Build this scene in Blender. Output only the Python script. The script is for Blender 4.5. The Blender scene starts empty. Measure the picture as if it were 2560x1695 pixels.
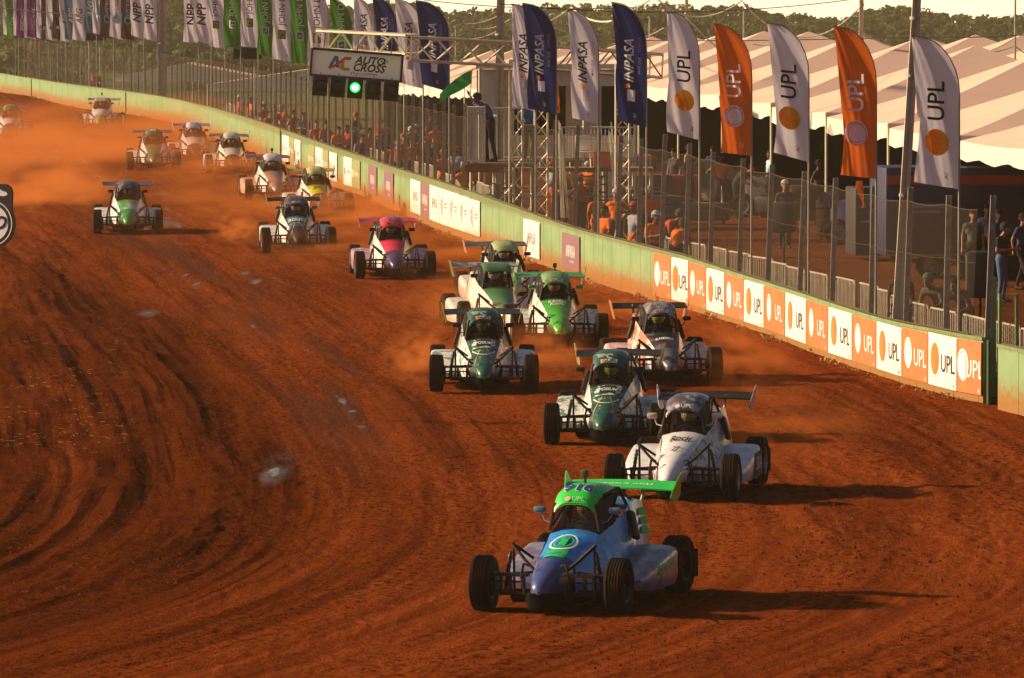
import bpy, bmesh, math, random
import numpy as np
from mathutils import Vector, Matrix
random.seed(7); rng=np.random.default_rng(7)
C=bpy.context.scene.collection
sc=bpy.context.scene
PI=math.pi
# ------------------------------------------------------------------ camera, sky, sun, exposure
F=15000.0; CX,CY=1280.0,847.5; HZ=60.0; CAMH=7.8; SL=190.0/F
PITCH=math.atan((CY-HZ)/F)
cam=bpy.data.cameras.new('camera'); camo=bpy.data.objects.new('camera',cam); C.objects.link(camo)
cam.sensor_width=36; cam.lens=F/2560*36; cam.clip_start=1; cam.clip_end=5000
camo.location=(0,0,CAMH); camo.rotation_euler=(PI/2-PITCH,0,0); sc.camera=camo
SUN_EL=math.radians(22.5); SUN_AZ=math.radians(-80)      # azimuth from +Y towards +X
w=bpy.data.worlds.new('World'); sc.world=w; w.use_nodes=True
nt=w.node_tree; bg=nt.nodes['Background']; sky=nt.nodes.new('ShaderNodeTexSky')
sky.sky_type='NISHITA'; sky.sun_disc=False; sky.sun_elevation=SUN_EL; sky.sun_rotation=SUN_AZ
sky.dust_density=6.0; sky.air_density=0.8; sky.ozone_density=0.8
_tc0=nt.nodes.new('ShaderNodeTexCoord'); _sx=nt.nodes.new('ShaderNodeSeparateXYZ'); nt.links.new(_tc0.outputs['Generated'],_sx.inputs[0])
_mr=nt.nodes.new('ShaderNodeMapRange'); _mr.interpolation_type='SMOOTHSTEP'; _mr.inputs[1].default_value=0.12; _mr.inputs[2].default_value=0.0; nt.links.new(_sx.outputs[2],_mr.inputs[0])
_hz=nt.nodes.new('ShaderNodeMix'); _hz.data_type='RGBA'; _hz.blend_type='ADD'; _hz.inputs['B'].default_value=(22,17.5,11.5,1)
_my=nt.nodes.new('ShaderNodeMapRange'); _my.interpolation_type='SMOOTHSTEP'; _my.inputs[1].default_value=-.1; _my.inputs[2].default_value=.8; nt.links.new(_sx.outputs[1],_my.inputs[0])
_mm=nt.nodes.new('ShaderNodeMath'); _mm.operation='MULTIPLY'; nt.links.new(_mr.outputs[0],_mm.inputs[0]); nt.links.new(_my.outputs[0],_mm.inputs[1]); nt.links.new(_mm.outputs[0],_hz.inputs['Factor']); nt.links.new(sky.outputs[0],_hz.inputs['A'])   # bright dusty band along the horizon
nt.links.new(_hz.outputs['Result'],bg.inputs[0]); bg.inputs[1].default_value=0.05
sl=bpy.data.lights.new('sun','SUN'); sl.energy=5.0; sl.angle=math.radians(1.6); sl.color=(1.0,0.72,0.44)
so=bpy.data.objects.new('sun',sl); C.objects.link(so)
sd=Vector((math.sin(SUN_AZ)*math.cos(SUN_EL),math.cos(SUN_AZ)*math.cos(SUN_EL),math.sin(SUN_EL)))
so.rotation_euler=sd.to_track_quat('Z','Y').to_euler(); so.location=(-60,150,60)
sc.view_settings.view_transform='Standard'; sc.view_settings.look='None'; sc.view_settings.gamma=1
sc.view_settings.exposure=0.6
sc.cycles.volume_bounces=1; sc.cycles.transparent_max_bounces=24; sc.cycles.max_bounces=6
sc.cycles.volume_step_rate=2.0; sc.cycles.volume_max_steps=96
# ------------------------------------------------------------------ pixel <-> world
def ray(px,py):
    x=(px-CX)/F; z=-(py-CY)/F; c,s=math.cos(PITCH),math.sin(PITCH)
    return Vector((x, c+z*s, -s+z*c))
def G(px,py):
    d=ray(px,py); t=CAMH/(SL*d.y-d.z)
    if d.y*t>178 and padd(d.x*t,d.y*t)>0:
        for _ in range(30):
            e=(CAMH+d.z*t)-gz(d.x*t,d.y*t); t+=e/(SL+abs(d.z)+.02)*.7
    return Vector((d.x*t,d.y*t,CAMH+d.z*t))
def P(px,py,Y):
    d=ray(px,py); t=Y/d.y; return Vector((d.x*t,Y,CAMH+d.z*t))
def padd(x,y):      # the paddock behind the wall levels off instead of climbing with the track
    d=x-np.interp(y,[60,103,132,166,211,231,325,700],[15,8.1,3.1,-2,-9.1,-10.3,-27.8,-95]); a=np.clip((d-4)/10,0,1); b=np.clip((y-178)/150,0,1)
    return 3.0*a*a*(3-2*a)*b
def gz(x,y):
    if y<330: return SL*y-float(padd(x,y))
    t=min(1,(y-330)/270.); return (SL*330-float(padd(x,y)))*(1-t*t*(3-2*t))
# ------------------------------------------------------------------ mesh builder
class MB:
    def __init__(s): s.v=[]; s.f=[]; s.m=[]; s.uv=None
    def add(s,vs,fs,mi=0):
        b=len(s.v); s.v+= [tuple(p) for p in vs]; s.f+=[tuple(b+i for i in f) for f in fs]; s.m+=[mi]*len(fs); return s
    def box(s,c,d,mi=0,M=None):
        x,y,z=d[0]/2,d[1]/2,d[2]/2
        vs=[Vector((i*x,j*y,k*z)) for i in(-1,1) for j in(-1,1) for k in(-1,1)]
        if M is not None: vs=[M@p for p in vs]
        c=Vector(c); vs=[p+c for p in vs]
        return s.add(vs,[(0,1,3,2),(4,6,7,5),(0,4,5,1),(2,3,7,6),(0,2,6,4),(1,5,7,3)],mi)
    def rbox(s,c,d,b=.02,mi=0,M=None):
        bm=bmesh.new(); bmesh.ops.create_cube(bm,size=1); bmesh.ops.scale(bm,vec=d,verts=bm.verts)
        bmesh.ops.bevel(bm,geom=bm.edges[:],offset=b,segments=2,affect='EDGES',profile=.5)
        c=Vector(c); bm.verts.index_update()
        vs=[(M@v.co if M is not None else v.co)+c for v in bm.verts]
        s.add(vs,[[v.index for v in f.verts] for f in bm.faces],mi); bm.free(); return s
    def tube(s,pts,r,n=6,mi=0,cap=True):
        pts=[Vector(p) for p in pts]; rr=r if isinstance(r,(list,tuple)) else [r]*len(pts)
        rings=[]; prev=None
        for i,p in enumerate(pts):
            t=(pts[min(i+1,len(pts)-1)]-pts[max(i-1,0)])
            if t.length<1e-9: t=Vector((0,0,1))
            t.normalize()
            a=prev if prev is not None else (Vector((0,0,1)) if abs(t.z)<.9 else Vector((1,0,0)))
            a=(a-t*a.dot(t)); a.normalize(); prev=a; b=t.cross(a)
            rings.append([p+(a*math.cos(2*PI*k/n)+b*math.sin(2*PI*k/n))*rr[i] for k in range(n)])
        vs=[q for R in rings for q in R]; fs=[]
        for i in range(len(pts)-1):
            for k in range(n): fs.append((i*n+k,i*n+(k+1)%n,(i+1)*n+(k+1)%n,(i+1)*n+k))
        if cap: fs+= [tuple(range(n-1,-1,-1)),tuple((len(pts)-1)*n+k for k in range(n))]
        return s.add(vs,fs,mi)
    def loft(s,secs,closed=False,mi=0,cap=False):
        n=len(secs[0]); vs=[p for S in secs for p in S]; fs=[]
        for i in range(len(secs)-1):
            for k in range(n if closed else n-1):
                fs.append((i*n+k,i*n+(k+1)%n,(i+1)*n+(k+1)%n,(i+1)*n+k))
        if cap: fs+=[tuple(range(n-1,-1,-1)),tuple((len(secs)-1)*n+k for k in range(n))]
        return s.add(vs,fs,mi)
    def lathe(s,prof,c,axis='x',n=24,mi=0):
        # prof: (axial, radius)
        c=Vector(c); secs=[]
        for a,r in prof:
            R=[]
            for k in range(n):
                u,v=r*math.cos(2*PI*k/n),r*math.sin(2*PI*k/n)
                R.append(c+(Vector((a,u,v)) if axis=='x' else Vector((u,v,a)) if axis=='z' else Vector((u,a,v))))
            secs.append(R)
        return s.loft(secs,True,mi)
    def prism(s,poly,M,t,mi=0):
        n=len(poly); vs=[M@Vector((p[0],p[1],0)) for p in poly]+[M@Vector((p[0],p[1],t)) for p in poly]
        fs=[tuple(range(n-1,-1,-1)),tuple(n+i for i in range(n))]+[(i,(i+1)%n,n+(i+1)%n,n+i) for i in range(n)]
        return s.add(vs,fs,mi)
    def mesh(s,name,mats,smooth=True,ang=40):
        me=bpy.data.meshes.new(name); me.from_pydata([tuple(v) for v in s.v],[],s.f)
        for m in (mats if isinstance(mats,(list,tuple)) else [mats]): me.materials.append(m)
        me.polygons.foreach_set('material_index',s.m)
        if smooth:
            me.polygons.foreach_set('use_smooth',[True]*len(s.f)); 
            me.set_sharp_from_angle(angle=math.radians(ang))
        me.update(); return me
def link(name,me,parent=None):
    o=bpy.data.objects.new(name,me); C.objects.link(o)
    if parent is not None: o.parent=parent
    return o
def obj(name,mb,mats,parent=None,smooth=True,ang=40):
    return link(name,mb.mesh(name,mats,smooth,ang),parent)
def tag(o,label,cat,group=None,kind=None):
    if label: o['label']=label
    if cat: o['category']=cat
    if group: o['group']=group
    if kind: o['kind']=kind
    return o
def thing(name,label,cat,loc=(0,0,0),rz=0,group=None,rx=0,ry=0):
    o=bpy.data.objects.new(name,None); C.objects.link(o); o.empty_display_size=.3
    o.location=loc; o.rotation_euler=(rx,ry,rz); return tag(o,label,cat,group)
def copytree(o,parent=None):
    c=o.copy(); C.objects.link(c)
    if parent is not None: c.parent=parent
    for ch in list(o.children): copytree(ch,c)
    return c
# ------------------------------------------------------------------ materials
_mc={}
def mat(key,col,rough=.6,metal=0,col2=None,ns=4.,thr=.5,dirt=0.,dcol=(.24,.085,.03),bump=0,bs=40,coat=0,soft=.04,trans=0,stretch=None,emit=None,es=0,uvc=False,ds=3.):
    if key in _mc: return _mc[key]
    m=bpy.data.materials.new(key); m.use_nodes=True; N=m.node_tree.nodes; L=m.node_tree.links
    b=N['Principled BSDF']; b.inputs['Base Color'].default_value=(*col,1); b.inputs['Roughness'].default_value=rough; b.inputs['Metallic'].default_value=metal
    b.inputs['Specular IOR Level'].default_value=(.5 if rough<.5 else .3 if rough<.65 else .12); b.inputs['Coat Weight'].default_value=coat; b.inputs['Coat Roughness'].default_value=.15
    tc=N.new('ShaderNodeTexCoord'); mp=N.new('ShaderNodeMapping'); L.new(tc.outputs['UV' if uvc else 'Object'],mp.inputs[0])
    if stretch: mp.inputs['Scale'].default_value=stretch
    def noise(sc_,det=5):
        n=N.new('ShaderNodeTexNoise'); n.inputs['Scale'].default_value=sc_; n.inputs['Detail'].default_value=det; L.new(mp.outputs[0],n.inputs['Vector']); return n.outputs['Fac']
    def ramp(a,b_,src):
        r=N.new('ShaderNodeMapRange'); r.interpolation_type='SMOOTHSTEP'; r.inputs['From Min'].default_value=a; r.inputs['From Max'].default_value=b_; L.new(src,r.inputs['Value']); return r.outputs[0]
    cur=None
    if col2:
        mx=N.new('ShaderNodeMix'); mx.data_type='RGBA'; mx.inputs['A'].default_value=(*col,1); mx.inputs['B'].default_value=(*col2,1)
        L.new(ramp(thr-soft,thr+soft,noise(ns)),mx.inputs['Factor']); cur=mx.outputs['Result']
    if dirt:
        mx=N.new('ShaderNodeMix'); mx.data_type='RGBA'
        if cur: L.new(cur,mx.inputs['A'])
        else: mx.inputs['A'].default_value=(*col,1)
        mx.inputs['B'].default_value=(*dcol,1)
        mm=N.new('ShaderNodeMath'); mm.operation='MULTIPLY'; mm.inputs[1].default_value=min(1,dirt*1.6); L.new(ramp(.38,.72,noise(ds,8)),mm.inputs[0])
        L.new(mm.outputs[0],mx.inputs['Factor']); cur=mx.outputs['Result']
        rr=N.new('ShaderNodeMapRange'); rr.inputs['To Min'].default_value=rough; rr.inputs['To Max'].default_value=min(1,rough+.4); L.new(mm.outputs[0],rr.inputs['Value']); L.new(rr.outputs[0],b.inputs['Roughness'])
    if cur: L.new(cur,b.inputs['Base Color'])
    if bump:
        bp=N.new('ShaderNodeBump'); bp.inputs['Strength'].default_value=bump; bp.inputs['Distance'].default_value=.02; L.new(noise(bs,6),bp.inputs['Height']); L.new(bp.outputs[0],b.inputs['Normal'])
    if emit: b.inputs['Emission Color'].default_value=(*emit,1); b.inputs['Emission Strength'].default_value=es
    if trans:
        tr=N.new('ShaderNodeBsdfTranslucent'); ms=N.new('ShaderNodeMixShader'); ms.inputs[0].default_value=trans
        if cur: L.new(cur,tr.inputs[0])
        else: tr.inputs[0].default_value=(*col,1)
        L.new(b.outputs[0],ms.inputs[1]); L.new(tr.outputs[0],ms.inputs[2]); L.new(ms.outputs[0],N['Material Output'].inputs[0])
    _mc[key]=m; return m
BLACK=mat('black_metal',(.007,.006,.005),.6,dirt=.18,dcol=(.12,.045,.018))
RUB=mat('tyre_rubber',(.009,.006,.0045),.85,dirt=.45,dcol=(.05,.017,.006),bump=.3,ds=5)
RIM=mat('rim_alloy',(.35,.34,.33),.4,.8,dirt=.35)
RIMD=mat('rim_dark',(.012,.012,.012),.5,.3,dirt=.2,dcol=(.1,.04,.02))
STEEL=mat('galvanised_steel',(.40,.40,.35),.45,.4,col2=(.28,.27,.22),ns=9,soft=.2,dirt=.12,ds=2)
ALU=mat('bare_aluminium',(.62,.6,.55),.35,.7)
CONC=mat('concrete_pole',(.58,.50,.38),.9,col2=(.48,.40,.30),ns=6,soft=.2,bump=.2)
WHITE=mat('white_print',(.78,.77,.75),.6)
BLK=mat('black_print',(.02,.02,.022),.6)
def netmat(key,col,cell,wire,uvc=True):
    if key in _mc: return _mc[key]
    m=bpy.data.materials.new(key); m.use_nodes=True; N=m.node_tree.nodes; L=m.node_tree.links
    b=N['Principled BSDF']; b.inputs['Base Color'].default_value=(*col,1); b.inputs['Roughness'].default_value=.55; b.inputs['Metallic'].default_value=.2
    uv=N.new('ShaderNodeUVMap'); sp=N.new('ShaderNodeSeparateXYZ'); L.new(uv.outputs[0],sp.inputs[0])
    def M(op,a,b_=None,c=None):
        n=N.new('ShaderNodeMath'); n.operation=op
        for i,x in enumerate((a,b_,c)):
            if x is None: continue
            if isinstance(x,(int,float)): n.inputs[i].default_value=x
            else: L.new(x,n.inputs[i])
        return n.outputs[0]
    if cell>0:      # diamonds
        s1=M('ADD',sp.outputs[0],sp.outputs[1]); s2=M('SUBTRACT',sp.outputs[0],sp.outputs[1])
    else: s1,s2=sp.outputs[0],sp.outputs[1]
    cc=abs(cell)
    f1=M('PINGPONG',M('DIVIDE',s1,cc),.5); f2=M('PINGPONG',M('DIVIDE',s2,cc),.5)
    mask=M('LESS_THAN',M('MINIMUM',f1,f2),wire)
    t=N.new('ShaderNodeBsdfTransparent'); ms=N.new('ShaderNodeMixShader'); L.new(mask,ms.inputs[0]); L.new(t.outputs[0],ms.inputs[1]); L.new(b.outputs[0],ms.inputs[2])
    L.new(ms.outputs[0],N['Material Output'].inputs[0]); _mc[key]=m; return m
NETCAR=netmat('window_net',(.004,.004,.004),-.028,.12)
CHAIN=netmat('chain_link_wire',(.07,.045,.022),.085,.034)
# ------------------------------------------------------------------ text
_tc={}
def textgeo(s,size=1.,bold=0.,shear=0.,grid=0.,align='CENTER',sp=1.):
    k=(s,size,bold,shear,grid,align,sp)
    if k in _tc: return _tc[k]
    cu=bpy.data.curves.new('t','FONT'); cu.body=s; cu.size=size; cu.offset=bold*size; cu.shear=shear; cu.align_x=align; cu.align_y='CENTER'; cu.resolution_u=3; cu.space_character=sp
    o=bpy.data.objects.new('t',cu); C.objects.link(o); dg=bpy.context.evaluated_depsgraph_get(); dg.update()
    me=bpy.data.meshes.new_from_object(o.evaluated_get(dg))
    bm=bmesh.new(); bm.from_mesh(me)
    if grid:
        xs=[v.co.x for v in bm.verts]; ys=[v.co.y for v in bm.verts]
        for ax,(lo,hi) in enumerate(((min(xs),max(xs)),(min(ys),max(ys)))):
            q=math.floor(lo/grid)*grid+grid
            while q<hi:
                no=Vector((1,0,0)) if ax==0 else Vector((0,1,0))
                bmesh.ops.bisect_plane(bm,geom=bm.verts[:]+bm.edges[:]+bm.faces[:],plane_co=no*q,plane_no=no); q+=grid
    bm.verts.index_update()
    r=([(v.co.x,v.co.y) for v in bm.verts],[[v.index for v in f.verts] for f in bm.faces]); bm.free()
    C.objects.unlink(o); bpy.data.objects.remove(o); bpy.data.curves.remove(cu); bpy.data.meshes.remove(me)
    _tc[k]=r; return r
def disc(r,n=28,rings=3,cx=0,cy=0,ex=1,r0=0.,wob=0):
    vs=[];fs=[]
    for i in range(rings+1):
        q=r0+(r-r0)*i/rings
        for k in range(n): a=2*PI*k/n; vs.append((cx+q*math.cos(a)*ex,cy+q*math.sin(a)))
    for i in range(rings):
        for k in range(n): fs.append((i*n+k,i*n+(k+1)%n,(i+1)*n+(k+1)%n,(i+1)*n+k))
    if r0==0: pass
    return vs,fs
def rectgeo(w_,h,cx=0,cy=0,nx=4,ny=4,sh=0):
    vs=[(cx+w_*(i/nx-.5)+sh*(j/ny-.5)*h,cy+h*(j/ny-.5)) for j in range(ny+1) for i in range(nx+1)]
    return vs,[(j*(nx+1)+i,j*(nx+1)+i+1,(j+1)*(nx+1)+i+1,(j+1)*(nx+1)+i) for j in range(ny) for i in range(nx)]
def polygeo(pts): return list(pts),[tuple(range(len(pts)))]
def put(mb,geo,fn,mi=0,off=(0,0),rot=0,sc_=1.):
    vs,fs=geo; c,s=math.cos(rot),math.sin(rot); out=[]
    for x,y in vs:
        x*=sc_;y*=sc_; out.append(fn(x*c-y*s+off[0],x*s+y*c+off[1]))
    mb.add(out,fs,mi)
# ------------------------------------------------------------------ noise in numpy
def vnoise(x,y,seed=0):
    xi=np.floor(x).astype(np.int64); yi=np.floor(y).astype(np.int64); fx=x-xi; fy=y-yi
    fx=fx*fx*(3-2*fx); fy=fy*fy*(3-2*fy)
    def h(a,b):
        n=(a*374761393+b*668265263+seed*1442695041)&0xffffffff; n=((n^(n>>13))*1274126177)&0xffffffff
        return ((n^(n>>16))&0xffff)/65535.
    return (h(xi,yi)*(1-fx)+h(xi+1,yi)*fx)*(1-fy)+(h(xi,yi+1)*(1-fx)+h(xi+1,yi+1)*fx)*fy
def fbm(x,y,seed=0,o=4):
    s=0;a=.5
    for i in range(o): s=s+a*(vnoise(x,y,seed+i)-.5); x=x*2.03+3.1;y=y*2.03+1.7;a*=.5
    return s*2
# ------------------------------------------------------------------ GROUND
FY=np.array([20,50,60,66,68.4,71.3,75.5,80,88,104.5,119,134.5,160,230,325,700.]); FX=np.array([-60,-17,-9,-6.6,-5.8,-4.9,-4.2,-3.84,-3.93,-5.3,-7.1,-9,-12.3,-21.5,-34,-84])
fyd=np.arange(20,1400,.25); fxd=np.interp(fyd,FY,FX); kk=np.ones(25)/25; fxd=np.convolve(np.pad(fxd,12,'edge'),kk,'valid')
ffx=lambda y: np.interp(y,fyd,fxd)
def sstep(a,b,x): t=np.clip((x-a)/(b-a),0,1); return t*t*(3-2*t)
def build_ground():
    Ys=[8.,20,30,38,44]; y=48.
    while y<340: Ys.append(y); y*= 1+ (.0016 if y<200 else .0035)
    while y<4200: Ys.append(y); y*=1.03
    Ys=np.array(Ys)
    tf=np.linspace(-.098,.098,560); tc=np.concatenate([-np.geomspace(2.2,.1,26),tf,np.geomspace(.1,2.2,26)])
    Y,T=np.meshgrid(Ys,tc,indexing='ij'); X=Y*T
    Z=np.where(Y<330,SL*Y,0); t=np.clip((Y-330)/270,0,1); Z=np.where(Y<330,Z-padd(X,Y),(SL*330-padd(X,Y))*(1-t*t*(3-2*t)))
    U=X-ffx(Y)
    near=sstep(340,250,Y)*sstep(2.5,1.0,np.abs(T)*10-0)  # only inside view cone
    inf=sstep(.25,-.55,U)
    h=inf*(.05+.10*fbm(X*.35,Y*.12,5))*sstep(170,110,Y)
    U2=U+.9*fbm(X*.22,Y*.05,13,2); h+=inf*.050*fbm(U2*3.4,Y*.10,11,3)+inf*.06*fbm(U2*1.3+Y*.04,Y*.06,12,2)
    cross=fbm((X+Y*.10)*.5,(Y-X*.9)*.55,21,3)
    h+=inf*.08*cross
    # track ruts
    tr=1-inf
    h+=tr*.020*fbm(U*3.2,Y*.07,31,3)+tr*.028*fbm(U*1.0,Y*.035,32,2)
    h+=.030*fbm(X*2.2,Y*1.1,41,3)*(.6+.6*inf)+.020*fbm(X*7,Y*3.2,43,3)*(.5+1.1*sstep(-.1,.4,fbm(U*.9,Y*.06,44,3)))
    # hollow at the inner edge + loose clod line
    h-=.03*np.exp(-((U-.45)/.45)**2)*sstep(150,110,Y)
    # outer loose clods, right foreground
    rp=np.exp(-((X-5.0-.0*Y)/2.0)**2-((Y-82)/9)**2)
    h+=rp*.06*fbm(X*2.6+Y*.3,Y*.5,51,3)
    rb=np.exp(-((X-(8.0+(Y-84)*-.17))/.35)**2)*sstep(68,76,Y)*sstep(97,88,Y); h+=rb*(.015+.05*fbm(X*5,Y*1.5,52,3))
    h*=near
    Z=Z+h
    # wetness
    wl=2.7-.9*sstep(120,95,Y)+.3*fbm(Y*.05,Y*0,61,2)
    pn=.55+1.1*fbm(X*4.5,Y*.9,66,4)
    wet=np.exp(-((U-wl)/ .8)**2)*sstep(.05,.5,fbm(U*2.6,Y*.12,62,5))*sstep(92,100,Y)*(.30+.95*sstep(.72,1.0,pn))
    wet=np.maximum(wet,.8*np.exp(-((U-4.3)/1.2)**2)*sstep(.15,.5,fbm(U*2.2,Y*.2,63,5))*sstep(150,170,Y))
    p=G(690,1165); wet=np.maximum(wet,np.exp(-((X-p.x)/.42)**2-((Y-p.y)/4.)**2)*(.62+.5*pn)*.42)
    for a,b,sx,sy in ((685,1182,.12,1.0),(372,782,.12,.8),(640,704,.08,.8),(612,684,.07,.6)):
        p=G(a,b); g_=np.exp(-((X-p.x)/sx)**2-((Y-p.y)/sy)**2)*(.15+1.15*pn); wet=np.maximum(wet,np.maximum(1.25*sstep(.3,.75,g_),.75*np.exp(-((X-p.x)/sx/2)**2-((Y-p.y)/sy/1.8)**2)))
    line=np.exp(-((U-wl)/1.0)**2)*sstep(-.35,.25,fbm(U*2.2,Y*.08,67,4))*sstep(84,100,Y)
    Z=Z-h*.92*sstep(.35,.85,wet)
    damp=np.clip(.95*inf*sstep(170,110,Y)*(1+.7*fbm(U*1.5,Y*.1,71,3))+.9*np.exp(-((U-.3)/.9)**2)*sstep(150,100,Y)+.35*sstep(.0,.35,fbm(U*.9,Y*.05,72,4))+.5*np.exp(-((U+.2)/1.6)**2)*sstep(100,80,Y),0,1)
    ny,nx=Y.shape
    idx=np.arange(ny*nx).reshape(ny,nx)
    fs=np.stack([idx[:-1,:-1],idx[:-1,1:],idx[1:,1:],idx[1:,:-1]],-1).reshape(-1,4)
    me=bpy.data.meshes.new('track'); co=np.stack([X,Y,Z],-1).reshape(-1,3)
    me.vertices.add(len(co)); me.vertices.foreach_set('co',co.ravel()); me.loops.add(fs.size); me.loops.foreach_set('vertex_index',fs.ravel().astype(np.int32))
    me.polygons.add(len(fs)); me.polygons.foreach_set('loop_start',np.arange(0,fs.size,4,dtype=np.int32)); me.polygons.foreach_set('loop_total',np.full(len(fs),4,dtype=np.int32)); me.polygons.foreach_set('use_smooth',np.ones(len(fs),bool))
    me.update()
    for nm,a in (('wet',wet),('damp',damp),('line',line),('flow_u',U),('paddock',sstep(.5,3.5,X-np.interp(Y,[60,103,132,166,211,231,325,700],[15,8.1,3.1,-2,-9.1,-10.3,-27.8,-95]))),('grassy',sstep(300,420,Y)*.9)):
        at=me.attributes.new(nm,'FLOAT','POINT'); at.data.foreach_set('value',a.astype(np.float32).ravel())
    m=bpy.data.materials.new('red_dirt'); m.use_nodes=True; N=m.node_tree.nodes; L=m.node_tree.links; b=N['Principled BSDF']
    def att(n): a=N.new('ShaderNodeAttribute'); a.attribute_name=n; return a.outputs['Fac']
    ge=N.new('ShaderNodeNewGeometry'); sp=N.new('ShaderNodeSeparateXYZ'); L.new(ge.outputs['Position'],sp.inputs[0])
    cb=N.new('ShaderNodeCombineXYZ'); L.new(att('flow_u'),cb.inputs[0]); L.new(sp.outputs[1],cb.inputs[1])
    def mapn(src,scl,ns,det=6,ro=.6):
        mp=N.new('ShaderNodeMapping'); mp.inputs['Scale'].default_value=scl; L.new(src,mp.inputs[0]); n=N.new('ShaderNodeTexNoise'); n.inputs['Scale'].default_value=ns; n.inputs['Detail'].default_value=det; n.inputs['Roughness'].default_value=ro; L.new(mp.outputs[0],n.inputs['Vector']); return n.outputs['Fac']
    def mr(src,a,b_,c=0,d=1):
        r=N.new('ShaderNodeMapRange'); r.interpolation_type='SMOOTHSTEP'; r.inputs[1].default_value=a; r.inputs[2].default_value=b_; r.inputs[3].default_value=c; r.inputs[4].default_value=d; L.new(src,r.inputs[0]); return r.outputs[0]
    def mix(f,a,b_):
        x=N.new('ShaderNodeMix'); x.data_type='RGBA'; L.new(f,x.inputs['Factor'])
        for k,v in (('A',a),('B',b_)):
            if isinstance(v,tuple): x.inputs[k].default_value=(*v,1)
            else: L.new(v,x.inputs[k])
        return x.outputs['Result']
    def mul(a,b_):
        x=N.new('ShaderNodeMath'); x.operation='MULTIPLY'
        for i,v in enumerate((a,b_)):
            if isinstance(v,(int,float)): x.inputs[i].default_value=v
            else: L.new(v,x.inputs[i])
        return x.outputs[0]
    streak=mapn(cb.outputs[0],(1.6,.07,1),1.0); streak2=mapn(cb.outputs[0],(7,.35,1),1.0); clod=mapn(ge.outputs['Position'],(1,.6,1),9.,8,.7); fine=mapn(ge.outputs['Position'],(1,.5,1),34.,6,.7)
    c=mix(mr(streak,.35,.65),DRY,DRY2)
    c=mix(mul(mr(streak2,.45,.7),.5),c,DRYL)
    big=mapn(cb.outputs[0],(.55,.05,1),1.0,3); patch=mr(big,.38,.62)
    c=mix(mul(mul(mr(clod,.48,.62),.9),mr(big,.35,.6,.25,1)),c,MUDSHADE); c=mix(mul(mr(fine,.54,.66),.4),c,MUDSHADE)  # dark flecks: mud tone with the small shadows of clods painted in
    rut=mapn(cb.outputs[0],(4.2,.05,1),1.0,4,.55); ruw=mapn(cb.outputs[0],(1.1,.03,1),1.0,2,.5)
    c=mix(mul(mul(mr(rut,.50,.62),mr(ruw,.42,.62)),.5),c,MUD2)
    c=mix(mul(att('damp'),.62),c,MUD2)
    rbk=mapn(ge.outputs['Position'],(.5,.09,1),1.0,4,.6); inr=mul(mul(mr(rut,.49,.56),att('damp')),mr(rbk,.40,.58,.12,1)); c=mix(mul(inr,.75),c,(.025,.005,.001))
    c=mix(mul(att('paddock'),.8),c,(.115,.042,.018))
    c=mix(mr(att('grassy'),0,1),c,(.12,.11,.035))
    c=mix(mul(att('line'),.8),c,(.085,.030,.017))
    c=mix(mul(mr(att('wet'),.15,.8),.8),c,(.05,.022,.013))
    L.new(c,b.inputs['Base Color'])
    ro=mul(mr(att('wet'),.25,1.0,1,.10),1.0)
    x=N.new('ShaderNodeMath'); x.operation='MULTIPLY'; L.new(ro,x.inputs[0]); x.inputs[1].default_value=.92; L.new(x.outputs[0],b.inputs['Roughness'])
    L.new(mr(att('wet'),.2,.8,0.0,.8),b.inputs['Specular IOR Level'])
    bp=N.new('ShaderNodeBump'); bp.inputs['Distance'].default_value=.11
    L.new(mr(att('wet'),.4,1.1,.75,.06),bp.inputs['Strength'])
    ad=N.new('ShaderNodeMath'); ad.operation='ADD'; L.new(mul(clod,1.5),ad.inputs[0]); L.new(mul(fine,.6),ad.inputs[1]); L.new(ad.outputs[0],bp.inputs['Height'])
    L.new(bp.outputs[0],b.inputs['Normal'])
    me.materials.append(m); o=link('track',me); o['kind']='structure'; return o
DRY=(.25,.052,.010); DRY2=(.16,.031,.006); DRYL=(.31,.082,.022); MUDSHADE=(.04,.0075,.0013); MUD2=(.045,.0085,.0014)
build_ground()
# ------------------------------------------------------------------ wall path
WPX=[-900,-400,-60,0,81,159,206,307,400,446,530,613,826,919,988,1100,1270,1441,1633,1717,1808,1908,2069,2251,2385,2463]
WBY=[130,180,224,230,241,263,272,283,299,309,341,376,464,495,527,576,634,691,752,772,801,833,896,957,994,1009]
WTX=[-900,-400,0,80,316,400,530,640,826,919,988,1100,1270,1441,1706,1839,1990,2168,2255,2355,2474]
WTY=[86,136,183,197,228,240,268,300,365,395,420,452,512,572,637,680,727,785,807,824,846]
wb=lambda px: float(np.interp(px,WPX,WBY)); wt=lambda px: float(np.interp(px,WTX,WTY))
def wallpt(px):
    g=G(px,wb(px)); t=P(px,wt(px),g.y); return g,max(.9,t.z-g.z)
_px=np.arange(-900,2464,3.); _W=[wallpt(p) for p in _px]
_wx=np.array([g.x for g,h in _W]); _wy=np.array([g.y for g,h in _W]); _wh=np.array([h for g,h in _W])
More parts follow.
